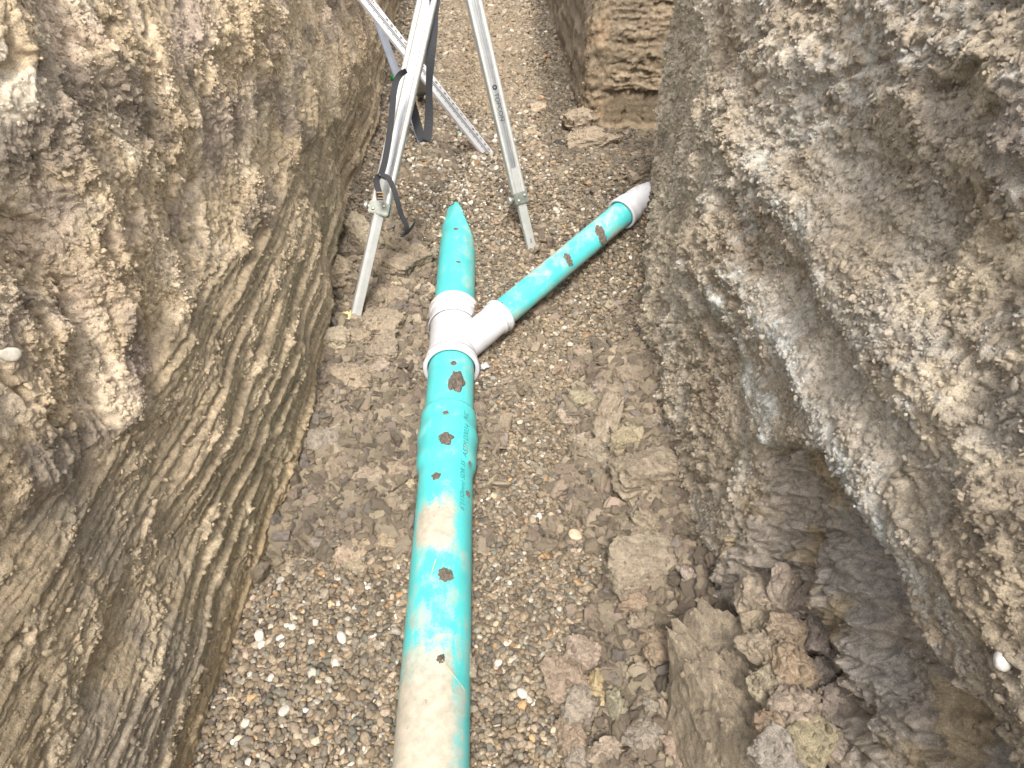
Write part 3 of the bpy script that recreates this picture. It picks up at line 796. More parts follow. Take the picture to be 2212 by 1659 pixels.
# ------------------------------------------------------------------ the drain pipes
def axis(y): return Vector((float(pipe_x(y)), y, PIPE_Z))
def mud_attr(fn):
    return lambda s, th: {'mud': fn(s, th)}
def densify(prof, step=0.02):
    out = [prof[0]]
    for (s0, r0), (s1, r1) in zip(prof, prof[1:]):
        n = max(1, int(abs(s1 - s0) / step))
        for i in range(1, n + 1): out.append((s0 + (s1 - s0) * i / n, r0 + (r1 - r0) * i / n))
    return out
def near_pipe():
    Y0, Y1 = -2.5, 1.742
    L = (axis(Y1) - axis(Y0)).length; k = L / (Y1 - Y0)
    def s(y): return (y - Y0) * k
    r = PIPE_R
    prof = [(0, r - .005), (0, r), (s(1.48), r)]
    for i in range(1, 9):
        t = i / 8; prof.append((s(1.48 + 0.055 * t), r + 0.0105 * (t * t * (3 - 2 * t))))
    prof += [(s(1.60), r + .0105)]
    for i in range(1, 12):
        t = i / 12; prof.append((s(1.60 + 0.075 * t), r + .0105 + .0042 * math.sin(math.pi * t) ** 1.3))
    prof += [(s(1.68), r + .0105), (s(1.735), r + .0100), (s(1.7405), r + .0092), (s(1.742), r + .0045), (s(1.7405), r + .0022), (s(1.60), r + .0018)]
    prof = densify(prof)
    def mud(sv, th):
        y = Y0 + sv / k
        top = np.sin(th)                                  # 1 on the crown
        m = 0.02 + 0.36 * (1 - sst(y, 0.72, 1.10)) * sst(top, -0.15, 0.5) * (0.5 + 0.5 * (1 - sst(np.cos(th), 0.35, 0.85)))
        m = m + 0.34 * np.exp(-((y - 1.26) / 0.10) ** 2) * sst(top + 0.25 * (-np.cos(th)), 0.5, 1.0)
        m = m + 0.16 * sst(-top, -0.35, 0.3)
        m = m + 0.05 * sst(y, 1.35, 1.6) + 0.10 * np.exp(-((y - 1.1) / 0.25) ** 2) * sst(top, 0, .7)
        return m
    return lathe(axis(Y0), axis(Y1), prof, 72, M_PIPE, 'bell_end_pipe', mud_attr(mud))
pipe1 = link('drain_pipe', near_pipe())
tag(pipe1, 'long mud smeared teal drain pipe in the foreground ending in a bell', 'pipe')
# faded printing on the near pipe
def pipe_text():
    cu = bpy.data.curves.new('print', 'FONT'); cu.body = '6"(150mm) SDR 35  ASTM D3034   PVC'; cu.size = 0.022; cu.shear = 0.2
    ob = bpy.data.objects.new('print', cu); COL.objects.link(ob)
    bpy.context.view_layer.update()
    me = bpy.data.meshes.new_from_object(ob.evaluated_get(bpy.context.evaluated_depsgraph_get()))
    bpy.data.objects.remove(ob)
    bm = bmesh.new(); bm.from_mesh(me)
    bmesh.ops.triangulate(bm, faces=bm.faces)
    bmesh.ops.subdivide_edges(bm, edges=bm.edges, cuts=2, use_grid_fill=False)
    w = max(v.co.x for v in bm.verts); y0, y1 = 1.305, 1.70
    for v in bm.verts:
        yy = y0 + v.co.x / w * (y1 - y0)
        rr = PIPE_R + 0.0006
        t = (yy - 1.48) / 0.055
        if t > 0: t = min(1, t); rr += 0.0105 * t * t * (3 - 2 * t)
        if 1.60 < yy < 1.675: rr += 0.0042 * math.sin(math.pi * (yy - 1.60) / 0.075) ** 1.3
        a = 0.72 - (0.011 - v.co.y) / PIPE_R * -1.0        # angle from the crown towards the right
        a = 0.72 - (v.co.y - 0.008) / PIPE_R
        v.co = Vector((float(pipe_x(yy)) + rr * math.sin(a), yy, PIPE_Z + rr * math.cos(a)))
    bm.to_mesh(me); bm.free(); me.materials.clear(); me.materials.append(M_PIPE_INK)
    return me
part('printed_lettering', pipe_text(), pipe1)['kind'] = 'stuff'

def tube(y0, y1, fn, name):
    L = (axis(y1) - axis(y0)).length
    r = PIPE_R
    return lathe(axis(y0), axis(y1), densify([(0, r - .006), (0, r), (L, r), (L, r - .006)]), 72, M_PIPE, name, mud_attr(fn))
pipe2 = link('drain_pipe', tube(1.61, 2.08, lambda s, th: 0.04 + 0.06 * sst(np.cos(th), -.2, .6) + 0.14 * sst(-np.sin(th), -.3, .3), 'spigot'))
tag(pipe2, 'short teal pipe piece between the bell and the white junction, with a dark mud cake', 'pipe')
pipe3 = link('drain_pipe', tube(2.27, 5.2, lambda s, th: 0.06 + 0.09 * sst(np.cos(th), 0, .8) + 0.10 * sst(s, .3, 1.1) + 0.12 * sst(-np.sin(th), -.3, .3), 'far_pipe'))
tag(pipe3, 'teal pipe beyond the white junction running under the gravel pile', 'pipe')

BE = WYE_O + B_DIR * B_LEN
pipe4 = link('drain_pipe', lathe(WYE_O + B_DIR * 0.235, BE + B_DIR * 0.03, densify([(0, B_R - .004), (0, B_R), (B_LEN - .205, B_R), (B_LEN - .205, B_R - .004)]), 56, M_PIPE, 'branch_pipe',
             mud_attr(lambda s, th: 0.05 + 0.16 * np.exp(-((s - .33) / .13) ** 2) * sst(-np.cos(th), -1, .2) * sst(-np.sin(th + .9), -.9, .1) + 0.09 * sst(np.sin(th), .2, .9) + 0.16 * sst(-np.sin(th), -.45, .3) + .1 * np.exp(-((s - .62) / .08) ** 2))))
tag(pipe4, 'slimmer teal branch pipe slanting right from the white junction to the elbow', 'pipe')

# ------------------------------------------------------------------ white junction (wye)
def socket_profile(s0, direction, r_pipe, r_body, depth, lip=0.012):
    """outer profile from the mouth inwards; direction +1: s grows from the mouth"""
    d = direction; ri = r_pipe + 0.0040; ro = r_pipe * 1.245 if r_pipe > .07 else r_pipe * 1.27
    p = [(s0 + d * depth * .9, ri), (s0 + d * .004, ri), (s0 + d * .001, ri + .002), (s0, ri + .005), (s0 + d * .001, ro - .002), (s0 + d * .004, ro), (s0 + d * (lip + .002), ro),
         (s0 + d * (lip + .005), ro - .0015), (s0 + d * (lip + .007), ro - .0085), (s0 + d * (lip + .018), ro - .009), (s0 + d * (lip + .020), ro - .004), (s0 + d * (lip + .026), ro - .004), (s0 + d * (lip + .028), ro - .009), (s0 + d * (depth * .62), ro - .009)]
    for i in range(1, 8):
        t = i / 7; p.append((s0 + d * (depth * .62 + depth * .48 * t), ro - .009 + (r_body - ro + .009) * (t * t * (3 - 2 * t))))
    return p
wye = empty('pipe_junction', WYE_O, 'white plastic wye junction joining the two teal drain lines', 'pipe junction')
WY0, WY1 = 2.0, 2.372
LW = (axis(WY1) - axis(WY0)).length
pa = socket_profile(0, 1, PIPE_R, 0.0855, 0.095); pb = socket_profile(LW, -1, PIPE_R, 0.0855, 0.125)
wm = lathe(axis(WY0), axis(WY1), densify(pa + pb[::-1], 0.015), 80, M_WHITE, 'main_barrel',
           mud_attr(lambda s, th: -0.02 + 0.16 * np.exp(-((s - .018) / .01) ** 2) + 0.16 * np.exp(-((s - LW + .018) / .01) ** 2) + 0.05 * sst(np.cos(th + s * 9), .2, 1) + 0.10 * sst(-np.cos(th), 0.5, .95) + 0.12 * sst(-np.sin(th), -.3, .4)))
part('main_barrel', wm, wye)
p0 = WYE_O + B_DIR * 0.03
pc = [(0, 0.058), (0.10, 0.0595)] + socket_profile(0.235, -1, B_R, 0.0595, 0.085, .012)[::-1]
part('branch_socket', lathe(p0, p0 + B_DIR * 0.235, densify(pc, 0.012), 64, M_WHITE, 'branch_socket',
     mud_attr(lambda s, th: -0.05 + 0.10 * sst(s, .12, .2) * sst(np.cos(th), -.2, .6) + 0.14 * sst(-np.sin(th), -.3, .4))), wye)
# raised ring between barrel and socket, and the moulded plate on the crown
LR = axis(2.262)
part('moulded_ring', lathe(axis(2.248), axis(2.262), [(0, .0935), (.003, .0958), (.009, .0958), (.0135, .0935)], 80, M_WHITE, 'moulded_ring', mud_attr(lambda s, th: 0 * s - .05)), wye)
def plate():
    V, Fq = [], []; nu, nv = 8, 10; a0, a1 = -0.42, 0.10; y0, y1 = 2.125, 2.185
    for lay, rr in ((0, .0868),):
        for i in range(nu + 1):
            for j in range(nv + 1):
                a = a0 + (a1 - a0) * j / nv; yy = y0 + (y1 - y0) * i / nu
                e = min(i, nu - i, j, nv - j); q = rr - (0.0022 if e == 0 else 0)
                V.append((float(pipe_x(yy)) + q * math.sin(a), yy, PIPE_Z + q * math.cos(a)))
    return mesh_np('maker_plate', V, grid_faces(nu + 1, nv + 1), {'mud': np.full(len(V), -.1)}, False, M_WHITE)
part('maker_plate', plate(), wye)

# ------------------------------------------------------------------ white elbow at the end of the branch
elb = empty('pipe_elbow', BE, 'white elbow fitting spattered with mud at the far end of the branch pipe', 'pipe elbow')
e_prof = densify([(0.06, B_R + .004), (.003, B_R + .004), (0, B_R + .008), (.002, B_R + .0145), (.012, B_R + .015), (.018, B_R + .012), (.055, B_R + .011), (.075, B_R + .006), (.085, B_R + .005)], .012)
part('socket', lathe(BE, BE + B_DIR * .1, e_prof, 56, M_WHITE, 'socket', mud_attr(lambda s, th: 0.11 + 0 * s)), elb)
def bend():
    e1 = Vector((1, 0.10, 0.03)).normalized(); c0 = BE + B_DIR * .08
    pts = []
    for i in range(15):
        t = i / 14; d = B_DIR.lerp(e1, t).normalized()
        pts.append((c0.copy(), d)); c0 = c0 + d * 0.011
    for i in range(4): pts.append((c0.copy(), e1)); c0 = c0 + e1 * .02
    V = []; rr = [B_R + .005] * 15 + [B_R + .005, B_R + .011, B_R + .012, B_R + .015]
    for (c, d), r in zip(pts, rr):
        a, s, u = frame(d, (0, 0, 1))
        for k in range(48):
            th = 2 * math.pi * k / 48; V.append(c + s * r * math.cos(th) + u * r * math.sin(th))
    return mesh_np('bend', [tuple(v) for v in V], grid_faces(len(pts), 48, True)[:, ::-1], {'mud': np.full(len(V), .13)}, True, M_WHITE), c0, e1
bm_, bc0, be1 = bend()
part('bend', bm_, elb)
pipe5 = link('drain_pipe', lathe(bc0 - be1 * .04, bc0 + be1 * 1.0, densify([(0, B_R - .004), (0, B_R), (1.0, B_R)]), 40, M_PIPE, 'side_pipe', mud_attr(lambda s, th: .1 + 0 * s)))
tag(pipe5, 'teal pipe leaving the elbow along the side trench behind the right wall', 'pipe')

# ------------------------------------------------------------------ surveyor's tripod
APEX = at_t(968, -188, 2.72)
tri = empty('survey_tripod', APEX, 'aluminium survey tripod straddling the pipe with black carrying straps', 'tripod')
def leg_profile(w, d):
    h = w / 2; q = w * 0.30; g = w * .045
    f = d / 2
    # rounded rails either side of a recessed channel (front is +y)
    def arc(cx, cy, rx, ry, a0, a1, n=7):
        return [(cx + rx * math.cos(R(a0 + (a1 - a0) * i / n)), cy + ry * math.sin(R(a0 + (a1 - a0) * i / n))) for i in range(n + 1)]
    p = []
    p += arc(h - q / 2, f - q * .45, q / 2, q * .45, 0, 170)
    p += [(h - q - .0008, f - .010), (g, f - .010), (g * .6, f - .017), (-g * .6, f - .017), (-g, f - .010), (-h + q + .0008, f - .010)]
    p += arc(-h + q / 2, f - q * .45, q / 2, q * .45, 10, 180)
    p += [(-h, -f + .004), (-h + .004, -f), (h - .004, -f), (h, -f + .004)]
    return p
def tripod_leg(foot, out, width, clamp_py, pedal, txt=None):
    ax = (foot - APEX).normalized(); out = Vector(out); out = (out - ax * out.dot(ax)).normalized()
    side = ax.cross(out).normalized()
    top = APEX + Vector((out.x, out.y, 0)).normalized() * 0.06
    ax = (foot - top).normalized(); L = (foot - top).length
    # place of the clamp: walk along until it shows at that height
    k = 0.6
    if clamp_py is not None:
        for i in range(400):
            q = top + ax * (L * i / 400); dq = q - Vector((0, 0, CAM_Z))
            dep = dq.y * CP - dq.z * SP; v = (dq.y * SP + dq.z * CP) / dep
            if H_PX / 2 - v * F_PX > clamp_py: k = i / 400; break
    cl = top + ax * L * k
    leg = part('leg', extrude_profile(top, cl, side, [(x, y) for x, y in leg_profile(width, .034)], M_ALU, 'leg'), tri)
    nrm = side.cross(ax).normalized()
    if nrm.dot(out) < 0: pass
    part('channel', bevel_box(top.lerp(cl, .5) + nrm * (.017 - .0115), side, nrm, ax, (width * .385, .003, L * k - .002), M_ALU_IN, .0005), leg)
    # lower bar, clamp, bolts, lever, spike
    bar = [(-.0195, -.009), (-.0175, -.0115), (.0175, -.0115), (.0195, -.009), (.0195, .009), (.0175, .0115), (.006, .0125), (-.0175, .0115), (-.0195, .009)]
    part('lower_leg', extrude_profile(cl - ax * .12, foot + ax * (-.02 if pedal else .05), side * .8 + nrm * .45 if pedal else side, bar, M_ALU, 'lower_leg'), leg)
    part('clamp', bevel_box(cl + ax * .005, side, nrm, ax, (width * 1.04, .042, .050), M_CLAMP, .004), leg)
    for sx in (-.25, .28):
        b0 = cl + nrm * .0235 + side * width * sx + ax * (-.004 if sx < 0 else .012)
        part('bolt', lathe(b0, b0 + nrm * .006, [(0, .006), (.003, .0055), (.005, .003), (.0052, .0001)], 14, M_STEEL, 'bolt'), leg)
    kb = cl + side * width * .54 + ax * .004
    part('clamp_knob', lathe(kb, kb + side * .024, [(0, .008), (.006, .008), (.008, .015), (.018, .0155), (.022, .011), (.0225, .0001)], 20, M_STEEL, 'clamp_knob'), leg)
    part('spike', lathe(foot - ax * .04, foot + ax * .08, [(0, .012), (.03, .013), (.05, .011), (.105, .001)], 16, M_CLAMP if not pedal else M_YELLOW, 'spike'), leg)
    if pedal:
        o2 = Vector((-0.93, -0.30, -0.10)).normalized(); up = Vector((.05, -.35, 1)); up = (up - o2 * up.dot(o2)).normalized(); sd_ = o2.cross(up)
        fb = foot - ax * .028
        part('foot_pedal', bevel_box(fb + o2 * .045, o2, sd_, up, (.082, .046, .010), M_YELLOW, .004), leg)
        bmm = bmesh.new()
        for i in range(6):
            m_ = bevel_box(fb + o2 * (.016 + .0125 * i) + up * .0068, o2, sd_, up, (.005, .040, .005), M_YELLOW, .001); bmm.from_mesh(m_)
        me = bpy.data.meshes.new('tread'); bmm.to_mesh(me); bmm.free(); me.materials.append(M_YELLOW)
        part('tread', me, leg)
    if txt:
        cu = bpy.data.curves.new('t', 'FONT'); cu.body = txt; cu.size = .026; cu.extrude = .0003
        ob = bpy.data.objects.new('t', cu); COL.objects.link(ob); bpy.context.view_layer.update()
        me = bpy.data.meshes.new_from_object(ob.evaluated_get(bpy.context.evaluated_depsgraph_get())); bpy.data.objects.remove(ob)
        wdt = max(v.co.x for v in me.vertices)
        o0 = top + ax * (L * k * .60) + nrm * (.017 - .0095)
        dn = ax; across = nrm.cross(dn)
        for v in me.vertices: v.co = o0 + dn * v.co.x + across * (v.co.y - .009) + nrm * v.co.z
        me.materials.clear(); me.materials.append(M_INK)
        part('maker_lettering', me, leg)
        c0 = o0 - dn * .022
        part('maker_mark', lathe(c0 - nrm * .0002, c0 + nrm * .0006, [(0, .0045), (0, .010), (.0006, .010), (.0006, .0045)], 20, M_INK, 'maker_mark'), leg)
    return leg, top, cl, ax, side, nrm
F1 = at_z(765, 694, 0.045); F2 = at_z(1146, 527, 0.095); F3 = at_z(908, 212, 0.165)
def outw(f): d = f - APEX; return (d.x, d.y, 0)
L1 = tripod_leg(F1, (-.15, -1, 0), .074, 448, True)
L2 = tripod_leg(F2, (.45, -.9, 0), .060, 424, False, 'TOPCON')
L3 = tripod_leg(F3, outw(F3), .058, 196, False)
part('head', lathe(APEX - Vector((0, 0, .01)), APEX + Vector((0, 0, .06)), [(0, .0001), (0, .075), (.02, .085), (.045, .085), (.05, .08), (.05, .03), (.07, .028), (.07, .0001)], 40, M_CLAMP, 'head'), tri)

def ribbon(name, pts, width, side_fn, parent, mat=M_WEB, th=.0016, n=60):
    pts = [Vector(p) for p in pts]; P = []
    m = len(pts)
    for i in range(n + 1):
        t = i / n * (m - 1); k = min(int(t), m - 2); f = t - k
        a, b, c, d = pts[max(k - 1, 0)], pts[k], pts[k + 1], pts[min(k + 2, m - 1)]
        P.append(0.5 * ((2 * b) + (c - a) * f + (2 * a - 5 * b + 4 * c - d) * f * f + (3 * b - a - 3 * c + d) * f ** 3))
    V = []
    for i, p in enumerate(P):
        tg = (P[min(i + 1, n)] - P[max(i - 1, 0)]).normalized(); s = Vector(side_fn(i / n)); s = (s - tg * s.dot(tg)).normalized(); u = s.cross(tg)
        for a, b in ((-1, -1), (1, -1), (1, 1), (-1, 1)): V.append(tuple(p + s * a * width / 2 + u * b * th))
    F = grid_faces(n + 1, 4, True)
    F = np.concatenate([F, [[3, 2, 1, 0], [n * 4, n * 4 + 1, n * 4 + 2, n * 4 + 3]]])
    return part(name, mesh_np(name, V, F, None, False, mat), parent)
t1 = 2.62
ribbon('strap_loop', [at_t(938, -40, 2.66), at_t(936, 60, 2.72), at_t(931, 120, 2.74), at_t(927, 180, 2.76), at_t(927, 240, 2.78), at_t(924, 290, 2.80), at_t(917, 304, 2.81), at_t(906, 285, 2.84), at_t(894, 240, 2.86), at_t(884, 205, 2.86)],
       .034, lambda t: (1.0, .15 + 1.3 * math.exp(-((t - .35) / .12) ** 2), 0.0) if t < .62 else (.9, .35, .1), tri)
leg1 = L1[0]; n1 = L1[5]
def onleg(px, py, off=.03):
    return at_t(px, py, 2.66) 
# strap running down the near leg to its buckle, and the loose tail
def leg_t(py): return np.interp(py, [140, 450, 690], [2.60, 2.71, 2.80]) - .045
ribbon('strap_band', [at_t(x, y, leg_t(y)) for x, y in ((878, 152), (862, 164), (852, 190), (847, 240), (840, 300), (831, 350), (823, 378))], .022,
       lambda t: (1, .1 + .5 * math.exp(-(t / .2) ** 2), -.25), leg1)
ribbon('strap_keeper', [at_t(x, y, leg_t(y) - .012) for x, y in ((836, 384), (822, 379), (814, 388), (815, 402), (819, 416), (821, 432))], .022, lambda t: (1, .4, .1), leg1)
ribbon('strap_tail', [at_t(x, y, leg_t(y) - .012 + .03 * max(0, (y - 440) / 70)) for x, y in ((824, 378), (838, 384), (848, 402), (856, 425), (862, 448), (868, 466), (876, 482), (879, 494), (874, 505), (866, 511))], .019,
       lambda t: (1, .2 + 1.2 * t, -.1), leg1)
ribbon('strap_tail', [at_t(x, y, 2.78) for x, y in ((866, 509), (878, 503), (888, 493), (895, 482), (898, 474))], .013, lambda t: (.4, .2, 1), leg1, n=24)
bq = at_t(821, 422, leg_t(422) - .020)
def buckle():
    bm = bmesh.new()
    for (dx, dz, sx, sz) in ((-.015, 0, .0035, .026), (.015, 0, .0035, .026), (0, .0115, .0265, .0035), (0, -.0115, .0265, .0035), (.004, 0, .022, .0025)):
        m_ = bevel_box(bq + Vector((dx, 0, dz)), (1, 0, 0), (0, 1, 0), (0, 0, 1), (sx, .004, sz), M_BRASS, .0008); bm.from_mesh(m_)
    me = bpy.data.meshes.new('buckle'); bm.to_mesh(me); bm.free(); me.materials.append(M_BRASS); return me
part('buckle', buckle(), leg1)

# ------------------------------------------------------------------ levelling rod leaning across the trench
RB = at_z(1078, 364, 0.155); RT = at_t(790, 0, 3.18)
rax = (RT - RB).normalized(); RB = RB - rax * .04
RL = 1.30; RT = RB + rax * RL
view = (RB.lerp(RT, .5) - Vector((0, 0, CAM_Z))).normalized()
rn = (-view + rax * view.dot(rax)).normalized(); rs = rax.cross(rn).normalized()
if rs.x < 0: rs = -rs
rn = rs.cross(rax).normalized()
if rn.dot(view) > 0: rn = -rn
rs = rax.cross(rn).normalized()
RW, RD = .056, .030
rod = empty('levelling_rod', RB, 'white levelling rod with black graduations leaning against the left trench wall', 'levelling rod')
def rod_body():
    n = 40; V = []
    pf = [(-RW / 2, -RD / 2), (RW / 2, -RD / 2), (RW / 2, RD / 2 - .004), (RW / 2 - .004, RD / 2), (-RW / 2 + .009, RD / 2), (-RW / 2, RD / 2 - .009)]
    for i in range(n + 1):
        for a, b in pf: V.append(tuple(RB + rax * (RL * i / n) + rs * a + rn * b))
    F = [tuple(x) for x in grid_faces(n + 1, 6, True)]
    md = np.repeat(0.26 * np.exp(-np.linspace(0, RL, n + 1) / .12) + .02, 6)
    me = mesh_np('body', V, F, {'mud': md}, False, M_ROD)
    bm = bmesh.new(); bm.from_mesh(me); bm.verts.ensure_lookup_table()
    bm.faces.new([bm.verts[i] for i in range(6)]); bm.faces.new([bm.verts[n * 6 + i] for i in range(6)])
    bmesh.ops.recalc_face_normals(bm, faces=bm.faces); bm.to_mesh(me); bm.free(); return me
part('body', rod_body(), rod)
FT = .3048
RIGHT = 1 if rs.x > 0 else -1
def rod_pt(s, a, lift=.0006): return RB + rax * s + rs * (a * RIGHT) + rn * (RD / 2 + lift)
def ticks():
    V, F = [], []
    for i in range(4, int(RL / (FT / 100)) - 1):
        if i % 2: continue
        s0 = i * FT / 100; ln = .017 if i % 10 == 0 else .0125
        b = len(V); a1 = .0125
        V += [tuple(rod_pt(s0, a1 - ln)), tuple(rod_pt(s0, a1)), tuple(rod_pt(s0 + FT / 100, a1)), tuple(rod_pt(s0 + FT / 100, a1 - ln))]
        F.append((b, b + 1, b + 2, b + 3))
    return mesh_np('graduations', V, F, None, False, M_INK)
part('graduations', ticks(), rod)['kind'] = 'stuff'
DIG = {}
def digit(ch):
    if ch not in DIG:
        cu = bpy.data.curves.new('d', 'FONT'); cu.body = ch; cu.size = .019; cu.offset = .0003
        ob = bpy.data.objects.new('d', cu); COL.objects.link(ob); bpy.context.view_layer.update()
        me = bpy.data.meshes.new_from_object(ob.evaluated_get(bpy.context.evaluated_depsgraph_get())); bpy.data.objects.remove(ob)
        me.materials.clear(); me.materials.append(M_INK); DIG[ch] = me
    return DIG[ch]
for i in range(2, int(RL / (FT / 10))):
    if i % 10 == 0: continue
    o = link('numeral', digit(str(i % 10)), rod)
    ex = rs * RIGHT; M = Matrix((ex, rax, ex.cross(rax))).transposed().to_4x4(); M.translation = rod_pt(i * FT / 10 - .0065, .0145, .0007)
    bpy.context.view_layer.update(); o.matrix_parent_inverse = rod.matrix_world.inverted(); o.matrix_basis = M

# angle bar leaning on the wall behind the rod
AB, AT_ = at_z(912, 312, 0.150), at_t(806, 22, 3.85)
ad = (AT_ - AB).normalized()
bar = link('aluminium_bar', extrude_profile(AB - ad * .05, AT_ + ad * .16, (1, 0.3, 0), [(-.022, .012), (0, -.006), (.022, .010), (.020, .013), (0, -.002), (-.020, .015)][::-1], M_ALU_IN, 'aluminium_bar'))
tag(bar, 'grey aluminium angle bar leaning on the left wall behind the rod', 'bar')

# ------------------------------------------------------------------ single stones, clods and litter
CLOD_TOPS = []
def clod(name, px, py, dims, rgb, seed, label, cat, rot=(0, 0, 0), lift=0.36, planes=8, rough=.15, fine=.05, soft=8, layer=0.0, grain=0.0, mat=None, sub=4, group=None, pos=None, sink=True):
    rv = rock_verts(sub, dims, seed, planes, rough, fine, soft, layer, grain)
    rgb = tuple(0.45 * a + 0.55 * b for a, b in zip(rgb, (.265, .215, .158)))
    me = mesh_np(name, *rv, None, False, mat or M_CLOD)
    rgb = tuple(1.15 * a for a in rgb)
    p = Vector(pos) if pos is not None else None
    if p is None:
        z = 0.05
        for _ in range(6):
            q = at_z(px, py, z); z = float(floor_h(q.x, q.y)) + dims[2] * lift
        p = at_z(px, py, z)
    o = link(name, me); o.location = p; o.rotation_euler = [R(a) for a in rot]; o.color = (*rgb, 1)
    W = rv[0] @ np.array(o.rotation_euler.to_matrix()).T; kk = W[:, 2] > np.quantile(W[:, 2], .55)
    CLOD_TOPS.append((W[kk] + np.array(p), rgb, dims[0] * dims[1]))
    return tag(o, label, cat, group)
TAN, PALE, BRN, DRK, PINK, OLV, RED, GRY, YEL = (.27, .215, .145), (.39, .335, .235), (.20, .155, .105), (.13, .105, .078), (.33, .26, .205), (.25, .225, .14), (.235, .155, .105), (.215, .19, .165), (.40, .30, .13)
G_L, G_R = 'clay lumps between the left wall and the pipe', 'clay lumps fallen from the right wall'
